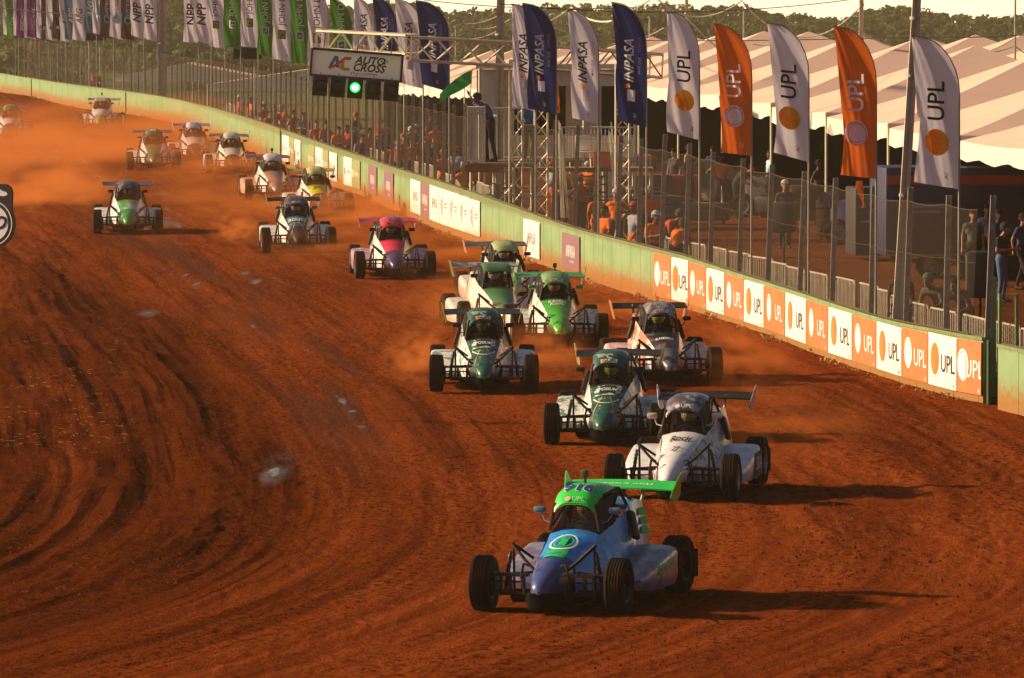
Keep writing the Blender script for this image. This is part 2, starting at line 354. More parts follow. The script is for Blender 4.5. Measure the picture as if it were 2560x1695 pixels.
# smooth
def smo(a,n): return np.convolve(np.pad(a,n//2,'edge'),np.ones(n)/n,'valid')
_wx=smo(_wx,15);_wy=smo(_wy,15);_wh=smo(_wh,31)
_s=np.concatenate([[0],np.cumsum(np.hypot(np.diff(_wx),np.diff(_wy)))]); SLEN=_s[-1]
def W(s):   # point, height, tangent, normal (towards track)
    x=float(np.interp(s,_s,_wx)); y=float(np.interp(s,_s,_wy)); h=float(np.interp(s,_s,_wh))
    a=max(0,s-.8); b=min(SLEN,s+.8); t=Vector((float(np.interp(b,_s,_wx)-np.interp(a,_s,_wx)),float(np.interp(b,_s,_wy)-np.interp(a,_s,_wy)),0)); t.normalize()
    return Vector((x,y,gz(x,y))),h,t,Vector((t.y,-t.x,0))*(1)
_spx=np.array([ (CX+F*x/y) for x,y in zip(_wx,_wy)])
def s_of_px(px): return float(np.interp(px,_spx,_s))
nn=W(SLEN-5)[3]; NS=1 if nn.x<0 else -1     # normal must point to the track (-x)
def WN(s): p,h,t,n=W(s); return p,h,t,n*NS
def wall_mesh(pts,name,label,cat,par=None):
    # pts: list (base,h,n)
    mb=MB(); TH=.16; us=[0]
    secs=[]
    for i,(p,h,n) in enumerate(pts):
        if i: us.append(us[-1]+(pts[i][0]-pts[i-1][0]).length)
        b=-.3
        secs.append([p+Vector((0,0,b)),p+Vector((0,0,h-.06)),p+n*.025+Vector((0,0,h-.06)),p+n*.025+Vector((0,0,h)),p-n*TH+Vector((0,0,h)),p-n*TH+Vector((0,0,b))])
    mb.loft(secs,False,0,False); mb.add(secs[0],[(0,1,2,3,4,5)]); mb.add(secs[-1],[(5,4,3,2,1,0)])
    me=mb.mesh(name,[WALLM],False); uv=me.uv_layers.new(name='UVMap'); 
    hs=[-.3,0,0,0,0,-.3]
    for l in me.loops:
        vi=l.vertex_index; i=min(vi//6,len(us)-1) if vi<6*len(us) else (0 if vi<6*len(us)+6 else len(us)-1)
        z=me.vertices[vi].co.z-pts[i][0].z; uv.data[l.index].uv=(us[i],z)
    return me
def wallmat():
    m=bpy.data.materials.new('painted_green_concrete'); m.use_nodes=True; N=m.node_tree.nodes; L=m.node_tree.links; b=N['Principled BSDF']; b.inputs['Roughness'].default_value=.8; b.inputs['Specular IOR Level'].default_value=.1
    uv=N.new('ShaderNodeUVMap'); sp=N.new('ShaderNodeSeparateXYZ'); L.new(uv.outputs[0],sp.inputs[0])
    def noise(scl,ns,d=6):
        mp=N.new('ShaderNodeMapping'); mp.inputs['Scale'].default_value=scl; L.new(uv.outputs[0],mp.inputs[0]); n=N.new('ShaderNodeTexNoise'); n.inputs['Scale'].default_value=ns; n.inputs['Detail'].default_value=d; L.new(mp.outputs[0],n.inputs['Vector']); return n.outputs['Fac']
    def mr(src,a,b_,c=0,d=1):
        r=N.new('ShaderNodeMapRange'); r.interpolation_type='SMOOTHSTEP'; r.inputs[1].default_value=a; r.inputs[2].default_value=b_; r.inputs[3].default_value=c; r.inputs[4].default_value=d; L.new(src,r.inputs[0]); return r.outputs[0]
    def M(op,a,b_=None):
        n=N.new('ShaderNodeMath'); n.operation=op
        for i,x in enumerate((a,b_)):
            if x is None: continue
            if isinstance(x,(int,float)): n.inputs[i].default_value=x
            else: L.new(x,n.inputs[i])
        return n.outputs[0]
    def mix(f,a,b_):
        x=N.new('ShaderNodeMix'); x.data_type='RGBA'; L.new(f,x.inputs['Factor'])
        for k,v in (('A',a),('B',b_)):
            if isinstance(v,tuple): x.inputs[k].default_value=(*v,1)
            else: L.new(v,x.inputs[k])
        return x.outputs['Result']
    c=mix(mr(noise((.5,.8,1),1.3),.3,.7),(.18,.28,.14),(.24,.34,.18))
    c=mix(M('MULTIPLY',mr(noise((9,.5,1),1.2),.58,.75),.55),c,(.10,.13,.05))
    dz=M('ADD',sp.outputs[1],M('MULTIPLY',noise((5,4,1),2.),-.75))
    c=mix(mr(dz,.22,-.22,0,.85),c,(.28,.11,.03))
    ln=M('LESS_THAN',M('PINGPONG',M('DIVIDE',sp.outputs[0],1.22),.5),.014)
    c=mix(M('MULTIPLY',ln,.8),c,(.05,.06,.03))
    tp=M('ADD',sp.outputs[1],M('MULTIPLY',noise((3,3,1),3.),.3)); c=mix(mr(tp,1.14,1.3,0,.6),c,(.14,.13,.05))
    L.new(c,b.inputs['Base Color']); return m
WALLM=wallmat()
def wseg(s0,s1,step=.8):
    n=max(2,int((s1-s0)/step)); return [ (lambda q:(q[0],q[1],q[3]))(WN(s0+(s1-s0)*i/n)) for i in range(n+1)]
wall=link('barrier_wall',wall_mesh(wseg(0,SLEN),'barrier_wall','',''))
tag(wall,'long curving pale green concrete wall beside the dirt track','wall')
jm=MB()
for px in (80,316,703): 
    p,h,t,n=WN(s_of_px(px)); rz=math.atan2(t.y,t.x); o=obj('expansion_joint',MB().box((0,0,h/2-.02),(.22 if px>500 else .14,.03,h+.03)),BLK,wall,False); o.location=p+n*.02; o.rotation_euler=(0,0,rz)
# second wall piece right of the gate
g0=G(2494,1024); g1=G(2900,1130); tt=(g1-g0).normalized(); n2=Vector((tt.y,-tt.x,0)); n2=n2 if n2.x<0 else -n2
def seg2(a,b,h): return [(a.lerp(b,i/12),h,n2) for i in range(13)]
w2=link('barrier_wall',wall_mesh(seg2(g0,g1,1.12),'barrier_wall','','')); tag(w2,'short green wall piece right of the gate gap, cut by the frame edge','wall')
# gate: green post frame standing in the gap
def gate():
    g=G(2480,1012); r=thing('access_gate','narrow green steel gate frame with mesh in the gap of the wall','gate',g)
    for dx,dy in ((-.12,.0),(.12,.9)):
        obj('post',MB().box((dx+.05,dy+1.0,.4 if dx<0 else 1.0),(.09,.09,.8 if dx<0 else 2.2)),mat('green_steel',(.16,.30,.10),.5,dirt=.3),r,False)
    a=P(2500,735,g.y+1.)-g; b=P(2542,735,g.y+1.)-g
    fr=MB(); fr.tube([(a.x,1,.0),(a.x,1,a.z),(b.x,1,b.z),(b.x+.02,1,.0)],.035,6); obj('gate_frame',fr,_mc['green_steel'],r)
    me=MB().add([(a.x,1,.9),(b.x,1,.9),(b.x,1,a.z),(a.x,1,a.z)],[(0,1,2,3)]).mesh('mesh_panel',[CHAIN],False); u=me.uv_layers.new(name='UVMap')
    for l in me.loops: c=me.vertices[l.vertex_index].co; u.data[l.index].uv=(c.x,c.z)
    link('mesh_panel',me,r)
    obj('gate_leaf',MB().box((-.05,.5,.55),(.04,1.1,1.1)),mat('dark_green_steel',(.03,.08,.03),.5),r,False)
gate()
# ------------------------------------------------------------------ fence
PH=2.45
fence=thing('chain_link_fence','tall rusty chain link fence on steel posts along the top of the green wall','fence',(0,0,0))
post_s=[]; s=SLEN-.35
post_px=[2465,2355,2255,2168,2071,1990,1910,1839,1767,1706,1645,1588,1535,1480,1428,1375,1325,1280,1235]
for p in post_px: post_s.append(s_of_px(p))
s=post_s[-1]
while s>22 and len(post_s)<99: s-=2.05 if s>75 else 2.5; post_s.append(s)
def cpost(h,w_=1.): 
    mb=MB(); mb.box((0,0,h/2),(.10*w_,.06,h)); mb.box((-.043*w_,-.045,h/2),(.014,.03,h)); mb.box((.043*w_,-.045,h/2),(.014,.03,h)); return mb.mesh('post',[STEEL],False)
PM=[cpost(PH+d) for d in (-.08,0,.1)]; PMF=[cpost(PH-.25+d) for d in (-.08,0,.1)]; PMT=[cpost(PH-.30+d,.55) for d in (-.1,0,.12)]
ptops={}
for i,s in enumerate(post_s):
    p,h,t,n=WN(s); px=CX+F*p.x/p.y
    if 1172<px<1290: ptops[s]=0; continue
    me=(PM if px>1330 else PMF if px>900 else PMT)[random.randrange(3)]; o=link('post',me,fence); o.location=p-n*.08+Vector((0,0,h-.02))
    lean=math.radians(np.interp(px,[0,1100,1500,2465],[0,.3,2.2,1.6])+random.uniform(-.6,.6)); o.rotation_euler=(random.uniform(-.02,.02),lean,0)
    ptops[s]=math.tan(lean)*PH
ss=sorted(post_s); mv=[];uvs=[];K=7
for a,b in zip(ss[:-1],ss[1:]):
    if a>=s_of_px(2356): continue
    for j in range(4):
        q=j/4; s=a+(b-a)*q; mv.append((s,ptops[a]*(1-q)+ptops[b]*q,-.05*math.sin(PI*q)))
mb=MB(); secs=[];U=[]; runs=[[]]
for s,lx,sag in mv:
    p,h,t,n=WN(s); px=CX+F*p.x/p.y
    if 1168<px<1300:
        if runs[-1]: runs.append([])
        continue
    hh=PH-.28-(0 if px>1300 else .25)
    S_=[p-n*.02+Vector((lx*k/K,0,h+.02+(hh+sag)*k/K)) for k in range(K+1)]; runs[-1].append(S_); secs.append(S_); U+= [(s,k/K*hh) for k in range(K+1)]
for r_ in runs:
    if len(r_)>1: mb.loft(r_)
me=mb.mesh('chain_link_mesh',[CHAIN],True); uv=me.uv_layers.new(name='UVMap')
for l in me.loops: uv.data[l.index].uv=U[l.vertex_index]
link('wire_mesh',me,fence)
mb=MB()
for r_ in runs:
    if len(r_)<2: continue
    for k in (K,4): mb.tube([S_[k] for S_ in r_],.007 if k==K else .004,4)
    mb.tube([S_[0]+Vector((-.05,0,0)) for S_ in r_],.02,4)
obj('line_wire',mb,mat('rusty_wire',(.09,.065,.035),.8),fence)
# ------------------------------------------------------------------ advert panels painted/mounted on the wall
ORG=mat('orange_panel',(.78,.16,.045),.5,col2=(.70,.2,.08),ns=5,soft=.2,dirt=.22,ds=2.5)
WPN=mat('white_panel',(.80,.79,.77),.5,col2=(.74,.71,.66),ns=5,soft=.2,dirt=.12,ds=2.5)
PUR=mat('purple_panel',(.22,.13,.17),.5,dirt=.35)
OLV=mat('olive_panel',(.26,.32,.13),.6,dirt=.3)
def grad(key,a,b):
    if key in _mc: return _mc[key]
    return mat(key,a,.55,col2=b,ns=1.4,thr=.48,soft=.14)
SUNB=grad('orange_ball',(.85,.18,.03),(.92,.42,.05)); ORP=mat('orange_print',(.75,.14,.04),.6); GRY=mat('grey_print',(.28,.28,.3),.6)
def panel(px0,px1,kind,label,cat='banner',lo=.13,hi=.09,group=None):
    s0,s1=s_of_px(px0),s_of_px(px1); sm=(s0+s1)/2; p0,h,t,n=WN(sm); Wd=(s1-s0)-.02; H=h-lo-hi
    r=thing('advert_panel',label,cat,p0+n*.03+Vector((0,0,lo)),0,group)
    def fn(x,z,off=0.):
        q,hh,tt_,nn_=WN(sm+x); return q+nn_*(.035+off)+Vector((0,0,lo+z))-(p0+n*.03+Vector((0,0,lo)))
    base={'o':ORG,'w':WPN,'p':PUR,'g':OLV,'i':WPN,'c':WPN,'d':WPN}[kind]
    mb=MB(); put(mb,rectgeo(Wd,H,0,H/2,4,1),lambda x,y:fn(x,y,0)); put(mb,rectgeo(Wd,H,0,H/2,4,1),lambda x,y:fn(x,y,-.02)); me=mb.mesh('board',[base],False)
    link('board',me,r)
    f2=lambda x,y: fn(x*dirx,y,.006)
    if kind in 'ow':
        a=MB(); put(a,disc(.28,ex=.95),f2,0,(-Wd*.25,H*.52),0,1.)
        obj('printed_disc',a,WHITE if kind=='o' else mat('wall_ball',(.78,.11,.02),.55,col2=(.80,.22,.05),ns=1.2,thr=.5,soft=.2),r,False)
        if kind=='o':
            a=MB(); put(a,disc(.25,28,1,r0=.238,ex=.85),lambda x,y:fn(x*dirx,y,.010),0,(-Wd*.25-.02,H*.50),0,1.); obj('disc_line',a,ORP,r,False)
        a=MB(); put(a,textgeo('UPL',.44,.004),lambda x,y:f2(Wd*.21+x*1.15,y+H*.45),0); obj('lettering',a,WHITE if kind=='o' else GRY if False else BLK,r,False)
        a=MB(); put(a,textgeo('AC',.09,.01,.3),f2,0,(Wd*.42,H*.07)); obj('small_print',a,WHITE if kind=='o' else BLK,r,False)
    elif kind in 'ip':
        a=MB(); put(a,textgeo('iNPASA',.4,.004,.25),f2,0,(0,H*.5)); put(a,textgeo('MAIS QUE ENERGIA',.07,.0),f2,0,(.2,H*.24)); obj('lettering',a,WHITE if kind=='p' else GRY,r,False)
    elif kind=='c':
        a=MB(); 
        for dx in (-.5,-.28): put(a,rectgeo(.07,.5,0,0,1,1,.35),f2,0,(dx,H*.55))
        put(a,disc(.15,20,1,r0=.09),f2,0,(-.6,H*.55))
        put(a,rectgeo(.6,.06,.25,H*.6),f2); put(a,rectgeo(.6,.05,.25,H*.5),f2); put(a,rectgeo(.3,.03,-.3,H*.25),f2); obj('printed_mark',a,GRY,r,False)
    elif kind in 'dg':
        a=MB(); put(a,textgeo('JOHN DEERE',.2,.004),f2,0,(.18,H*.5),0,.9); obj('lettering',a,WHITE if kind=='g' else GRY,r,False)
        a=MB(); put(a,disc(.16,4,1),f2,0,(-Wd*.36,H*.5),PI/4); obj('printed_mark',a,mat('olive_print',(.16,.2,.05),.6) if kind=='d' else WHITE,r,False)
    return r
# text must run left->right as seen from the track; check direction
q0,_,_,_=WN(SLEN-8); q1,_,_,_=WN(SLEN-6); dirx=1
BX=[1637,1682,1725,1770,1816,1864,1915,1968,2021,2076,2136,2197,2261,2327,2399,2470]
ORD=['first','second','third','fourth','fifth','sixth','seventh','eighth','ninth','tenth','eleventh','twelfth']
no=nw=0
for i in range(15):
    if i%2==0: lab='orange wall panel with white disc and letters, %s orange one from the far end'%ORD[no]; no+=1
    else: lab='white wall panel with orange ball and black letters, %s white one from the far end'%ORD[nw]; nw+=1
    if i==0: lab='orange wall panel with white disc at the far end of the orange and white row'
    if i==14: lab='orange wall panel with white disc at the near end of the row beside the gate'
    panel(BX[i],BX[i+1]-1,'ow'[i%2],lab,group='orange and white panels on the wall')
Z5=lambda x:640+x/3.588
for a,b,k,lab in ((245,303,'d','white panel at the far end of the wall adverts, left of the first olive one'),(303,350,'g','olive panel between two white ones left of the black wall joint'),(353,408,'d','white panel touching the black wall joint on its left side'),
    (480,535,'g','olive lettered panel just right of the black wall joint'),(540,605,'d','white panel between two olive ones right of the black joint'),(605,658,'g','olive panel between two white panels behind the yellow buggy'),(665,735,'d','tall white panel with bare wall on its right, above the yellow buggy'),
    (795,868,'d','white panel joined to a wider olive one, with bare wall on its left'),(870,942,'g','wide olive panel at the near end of the olive and white adverts'),(1015,1090,'p','left one of two lone purple panels on the wall'),(1155,1240,'p','right one of two lone purple panels on the wall'),
    (1395,1485,'i','white lettered panel at the left end of the long white row'),(1487,1565,'p','purple panel between two white ones in the long white row'),(1567,1658,'i','white lettered panel just right of the purple one in the long row'),
    (1660,1741,'c','white panel with two slanted grey bars, first of four alike'),(1742,1831,'c','white panel with two slanted grey bars, second of four alike'),(1832,1924,'c','white panel with two slanted grey bars, third of four alike'),(1925,2018,'c','white panel with two slanted grey bars, last of four at the near end')):
    panel(Z5(a),Z5(b),k,lab,lo=.2,hi=.18,group='sponsor panels on the far wall')
panel(1312,1352,'i','lone white lettered panel hung on the bare green wall',lo=.12,hi=.18); panel(1408,1452,'p','lone purple lettered panel hung on the bare green wall near the orange row',lo=.12,hi=.18)
# ------------------------------------------------------------------ PEOPLE (tapered capsules fused by a voxel remesh)
SKIN=mat('skin',(.28,.13,.075),.6); SKIND=mat('skin_dark',(.12,.055,.03),.6); HAIR=mat('dark_hair',(.015,.01,.008),.8)
def capsule(mb,a,b,ra,rb,n=12):
    a=Vector(a);b=Vector(b); d=(b-a); L_=d.length; 
    if L_<1e-6: d=Vector((0,0,1)); L_=1e-6
    d=d.normalized(); pts=[];rr=[]
    for k in range(4,-1,-1):
        q=k/4*PI/2*.98; pts.append(a-d*ra*math.sin(q)); rr.append(ra*math.cos(q))
    for k in range(5):
        q=k/4*PI/2*.98; pts.append(b+d*rb*math.sin(q)); rr.append(rb*math.cos(q))
    mb.tube(pts,rr,n)
def fuse(caps,vox,mats,boxes=(),name='person'):
    mb=MB()
    for c in caps: capsule(mb,c[0],c[1],c[2],c[3])
    me=mb.mesh(name,[],False); o=bpy.data.objects.new('tmp',me); C.objects.link(o)
    m=o.modifiers.new('r','REMESH'); m.mode='VOXEL'; m.voxel_size=vox; m.use_smooth_shade=True
    m2=o.modifiers.new('s','SMOOTH'); m2.iterations=2; m2.factor=.5
    dg=bpy.context.evaluated_depsgraph_get(); dg.update(); r=bpy.data.meshes.new_from_object(o.evaluated_get(dg))
    C.objects.unlink(o); bpy.data.objects.remove(o); bpy.data.meshes.remove(me)
    r.name=name; r.materials.clear()
    for x in mats: r.materials.append(x)
    n=len(r.polygons); cen=np.empty(n*3,np.float32); r.polygons.foreach_get('center',cen); cen=cen.reshape(-1,3)
    best=np.full(n,1e9); mi=np.zeros(n,np.int32)
    for c in caps:
        a=np.array(c[0],float);b=np.array(c[1],float); ab=b-a; L2=max(1e-9,ab@ab); t=np.clip((cen-a)@ab/L2,0,1)
        d=np.linalg.norm(cen-(a+t[:,None]*ab),axis=1)-(c[2]+(c[3]-c[2])*t); k=d<best; best[k]=d[k]; mi[k]=c[4]
    r.polygons.foreach_set('material_index',mi); r.polygons.foreach_set('use_smooth',np.ones(n,bool)); r.update(); return r
# person faces -Y (towards the camera) ; materials: 0 skin 1 shirt 2 trousers 3 shoes
POSE={ # joints: elbow/hand per side, hips offset, lean, legs
 'stand':dict(el=[(-.24,.03,1.16),(.24,.03,1.16)],ha=[(-.25,-.06,.90),(.25,-.06,.90)]),
 'hips':dict(el=[(-.42,.10,1.20),(.42,.10,1.20)],ha=[(-.20,-.03,1.03),(.20,-.03,1.03)]),
 'phone':dict(el=[(-.24,.02,1.15),(.24,.02,1.15)],ha=[(-.06,-.30,1.20),(.05,-.32,1.18)],head=(0,-.07,-.02)),
 'fold':dict(el=[(-.25,-.06,1.17),(.25,-.06,1.17)],ha=[(.10,-.20,1.18),(-.10,-.22,1.14)]),
 'lean':dict(el=[(-.25,-.38,1.05),(.25,-.38,1.05)],ha=[(-.10,-.55,.98),(.16,-.56,.98)],lean=.34,head=(0,-.05,-.02)),
 'walk':dict(el=[(-.25,.10,1.17),(.25,-.05,1.16)],ha=[(-.27,.05,.92),(.26,-.22,.98)],feet=[(-.10,-.28,0),(.10,.25,0)]),
 'marshal':dict(el=[(-.46,-.14,1.42),(.20,-.25,1.16)],ha=[(-.52,-.22,1.62),(-.02,-.42,1.20)],lean=.18,head=(-.03,-.08,-.04),feet=[(-.06,-.02,0),(.12,.10,0)]),
 'sit':dict(el=[(-.25,-.10,1.14),(.25,-.10,1.14)],ha=[(-.14,-.36,1.02),(.14,-.36,1.02)]),
}
def person(label,pose,px=None,py=None,rz=0,shirt=(.1,.1,.1),pants=(.03,.03,.04),skin=None,cap=None,h=1.74,loc=None,group=None,hair=True,vest=None,vox=.019):
    ps=POSE[pose]; sk=skin or random.choice([SKIN,SKIND]); ln=ps.get('lean',0); hx,hy,hz=ps.get('head',(0,0,0))
    sh=Vector((0,-ln,1.46-ln*.35)); hd=sh+Vector((hx,hy-.02-ln*.3,.205+hz-ln*.1)); 
    c=[]
    def a(p,q,r1,r2,m): c.append((tuple(p),tuple(q),r1,r2,m))
    a((-.06,0,.98),(.06,0,.98),.125,.125,2); a((0,0,1.05),(0,-ln*.4,1.22),.135,.14,1); a((-.08,-ln*.7,1.28),(.08,-ln*.7,1.28),.115,.115,1)
    a(sh+Vector((-.14,0,-.06)),sh+Vector((.14,0,-.06)),.085,.085,1); a(sh+Vector((0,.01,-.02)),hd+Vector((0,.01,-.08)),.062,.052,0)
    # head
    a(hd+Vector((0,.015,.03)),hd+Vector((0,.005,-.0)),.088,.085,0); a(hd+Vector((0,-.02,-.02)),hd+Vector((0,-.045,-.085)),.07,.045,0)
    a(hd+Vector((0,-.085,.005)),hd+Vector((0,-.108,-.03)),.012,.017,0)
    for s_ in (-1,1): a(hd+Vector((s_*.088,.01,.01)),hd+Vector((s_*.09,.012,-.025)),.016,.012,0)
    feet=ps.get('feet',[(-.11,0,0),(.11,0,0)])
    for i,s_ in enumerate((-1,1)):
        f=Vector(feet[i]); hip=Vector((s_*.095,0,.93)); kn=hip.lerp(f+Vector((0,0,.09)),.52)+Vector((s_*.01,-.035,0)); an=f+Vector((0,.02,.09))
        a(hip,kn,.098,.066,2); a(kn,an,.064,.045,2); a(an+Vector((0,.01,-.045)),f+Vector((s_*.02,-.15,.035)),.048,.036,3)
        sp=sh+Vector((s_*.18,0,-.055)); el=Vector(ps['el'][i]); ha=Vector(ps['ha'][i])
        a(sp,sp.lerp(el,.6),.062,.05,1); a(sp.lerp(el,.6),el,.045,.040,0); a(el,ha,.040,.026,0)
        d=(ha-el).normalized(); u=d.cross(Vector((0,1,0))); u=u.normalized() if u.length>.1 else Vector((1,0,0))
        a(ha,ha+d*.07,.034,.036,0)
        for k in range(4):
            b=ha+d*.085+u*(k-1.5)*.021; L_=(.062,.07,.066,.052)[k]; a(b,b+d*L_+Vector((0,-.02,-.01)),.0095,.008,0)
        a(ha+d*.03+u*-.03*s_,ha+d*.08+u*-.058*s_,.011,.009,0)
    mats=[sk,mat('cloth_%s'%str(shirt),shirt,.85,bump=.3,bs=20),mat('cloth_%s'%str(pants),pants,.85,bump=.3,bs=20),mat('dark_shoe',(.03,.028,.026),.6)]
    me=fuse(c,vox,mats)
    if loc is None: loc=G(px,py)
    r=thing('person',label,'person',loc,rz,group); r.scale=(h/1.75,)*3
    link('body',me,r)
    # eyes / hair / cap
    e=MB()
    for s_ in (-1,1): e.lathe([(-.005,.001),(-.005,.011),(.0,.012)],hd+Vector((s_*.032,-.088,.012)),'y',8)
    obj('eyes',e,BLK,r)
    hb=MB()
    def cup(rr,zc,z0,mi=0,back=.0):
        secs=[]
        for k in range(7):
            q=k/6*PI*.5; z=zc+rr*math.sin(q); secs.append([hd+Vector((rr*1.0*math.cos(q)*math.cos(t),.015+back+rr*1.12*math.cos(q)*math.sin(t),z)) for t in [2*PI*j/14 for j in range(14)]])
        secs.insert(0,[hd+Vector((rr*math.cos(t)*.98,.015+back+rr*1.1*math.sin(t),zc-(.075 if math.sin(t)>-.25 else z0))) for t in [2*PI*j/14 for j in range(14)]])
        return secs
    hb.loft(cup(.097,.035,.0),True)
    if cap:
        obj('hair',hb,HAIR,r); cb=MB(); cb.loft(cup(.106,.05,-.02),True)
        cb.add([hd+Vector((x*.085,-.085-(1-x*x)*.085,.058-.012*(1-x*x))) for x in (-1,-.6,0,.6,1)]+[hd+Vector((x*.085,-.07,.064)) for x in (1,.6,0,-.6,-1)],[tuple(range(10))])
        obj('cap',cb,mat('cap_%s'%str(cap),cap,.8),r)
    else: obj('hair',hb,HAIR,r)
    return r
# driver (one shared body, arms to the wheel), in buggy coordinates
def driver_meshes():
    c=[]
    def a(p,q,r1,r2,m): c.append((p,q,r1,r2,m))
    a((0,.30,.50),(0,.26,.62),.15,.14,0); a((0,.26,.62),(0,.27,.84),.14,.15,0); a((-.13,.27,.88),(.13,.27,.88),.075,.075,0); a((0,.26,.9),(0,.25,1.0),.06,.06,0)
    for s_ in (-1,1):
        a((s_*.18,.26,.87),(s_*.24,.10,.70),.055,.045,0); a((s_*.24,.10,.70),(s_*.12,-.08,.82),.042,.034,0); a((s_*.12,-.08,.82),(s_*.09,-.13,.85),.034,.03,1)
        for k in range(4): a((s_*(.12-.018*k*.3),-.12,.80+.022*k),(s_*(.075),-.125,.80+.022*k),.01,.009,1)
        a((s_*.13,-.10,.84),(s_*.10,-.12,.88),.012,.01,1)
        a((s_*.10,.22,.46),(s_*.13,-.22,.55),.085,.07,0); a((s_*.13,-.22,.55),(s_*.11,-.62,.34),.062,.045,0); a((s_*.11,-.62,.34),(s_*.11,-.74,.36),.045,.035,1)
    return fuse(c,.02,[mat('race_suit',(.010,.010,.012),.9),mat('race_glove',(.05,.05,.05),.8)],name='driver_body')
DRV=driver_meshes()
def helmet(parent,col,visor=(.02,.02,.02)):
    mb=MB(); c=Vector((0,.18,1.13)); secs=[]
    for k in range(9):
        q=-PI/2*.62+k/8*(PI/2*.62+PI/2*.98); secs.append([c+Vector((.125*math.cos(q)*math.cos(t),.145*math.cos(q)*math.sin(t)-(.02 if q<0 and math.sin(t)<0 else 0),.14*math.sin(q))) for t in [2*PI*j/18 for j in range(18)]])
    mb.loft(secs,True); obj('helmet',mb,mat('helmet_%s'%str(col),col,.25,col2=(.5,.45,.1),ns=9,thr=.56,coat=.5),parent)
    v=MB(); secs=[[c+Vector((.129*math.sin(t)*math.cos(z),-.149*math.cos(t)*math.cos(z)-.012,z*.14+.01)) for t in np.linspace(-1.15,1.15,11)] for z in (-.28,0,.3)]
    v.loft([[Vector(p) for p in s] for s in secs]); obj('visor',v,mat('visor',visor,.08),parent)
# ------------------------------------------------------------------ BUGGY
def wheel_meshes(r,wd,tag_,rimm):
    hw=wd/2; pr=[]
    rr=r*.56
    pr=[(-hw*.80,rr),(-hw*.98,r*.66),(-hw,r*.80),(-hw*.93,r*.93),(-hw*.80,r*.975)]
    n=5
    for k in range(n):
        x0=-hw*.72+k*(hw*1.44)/n; x1=x0+hw*1.44/n
        pr+=[(x0+.004,r*.995),(x1-.022,r),(x1-.018,r*.972),(x1-.004,r*.972)]
    pr+=[(hw*.80,r*.975),(hw*.93,r*.93),(hw,r*.80),(hw*.98,r*.66),(hw*.80,rr)]
    ty=MB(); ty.lathe(pr,(0,0,0),'x',40); tm=ty.mesh('tyre',[RUB],True,35)
    ri=MB(); ri.lathe([(-hw*.8,rr*1.005),(-hw*.62,rr*.9),(-.0,rr*.86),(hw*.1,rr*.8),(hw*.12,.06),(hw*.35,.055),(hw*.36,.001)],(0,0,0),'x',32)
    ri.lathe([(hw*.85,rr*1.01),(hw*.82,rr*.93),(hw*.3,rr*.87),(hw*.1,rr*.8)],(0,0,0),'x',32)
    for k in range(5):
        a=2*PI*k/5; ri.tube([(hw*.3,.05*math.cos(a),.05*math.sin(a)),(hw*.2,rr*.85*math.cos(a),rr*.85*math.sin(a))],[.03,.022],5)
    rm=ri.mesh('rim',[rimm],True,35); return tm,rm
_wm={}
def wheel(par,x,y,z,r,wd,side,steer,rimm):
    k=(r,wd,rimm.name)
    if k not in _wm: _wm[k]=wheel_meshes(r,wd,'',rimm)
    tm,rm=_wm[k]; t=link('wheel',tm,par); t.location=(x,y,z); t.rotation_euler=(0,0,steer+(0 if side>0 else PI))
    ri=link('rim',rm,t); return t
ST=[(-1.62,.42,.10,.36,.11,.27,.19),(-1.52,.50,.14,.43,.155,.29,.17),(-1.25,.62,.185,.54,.215,.33,.17),(-.9,.73,.235,.65,.29,.37,.15),(-.55,.84,.28,.765,.42,.39,.14),(-.30,.905,.31,.84,.47,.39,.13)]
def ist(y):
    ys=[s[0] for s in ST]; return [float(np.interp(y,ys,[s[k] for s in ST])) for k in range(1,7)]
def hoodS(x,y,off=.006,mode=0):
    zc,ws,zs,wl,zl,z0=ist(y); u=max(-1,min(1,x/ws)); return Vector((u*ws,y,zs+(zc-zs)*(1-abs(u)**2.2)+off))
def roofS(u,v,boxy=0,off=0.):
    v=max(0,min(1,v)); e=3.2 if not boxy else 8
    hw=(.25+.035*min(1,v*2)) if not boxy else .29
    a0=math.radians(18); q=min(1,v/.55); a=a0+(PI/2-a0)*q
    rise=.20 if not boxy else .15
    z=(1.22 if not boxy else 1.22)+rise*(math.sin(a)-math.sin(a0))/(1-math.sin(a0)); y=-.33+.40*(math.cos(a0)-math.cos(a))/math.cos(a0)
    if v>.55: t=(v-.55)/.45; y+=.52*t; z-=.05*t*t
    z-=.10*abs(u)**e if not boxy else .04*abs(u)**e
    nx=.0
    return Vector((u*hw,y-off*math.cos(a)*.9,z+off*max(.4,math.sin(a))))
TEMPL={}
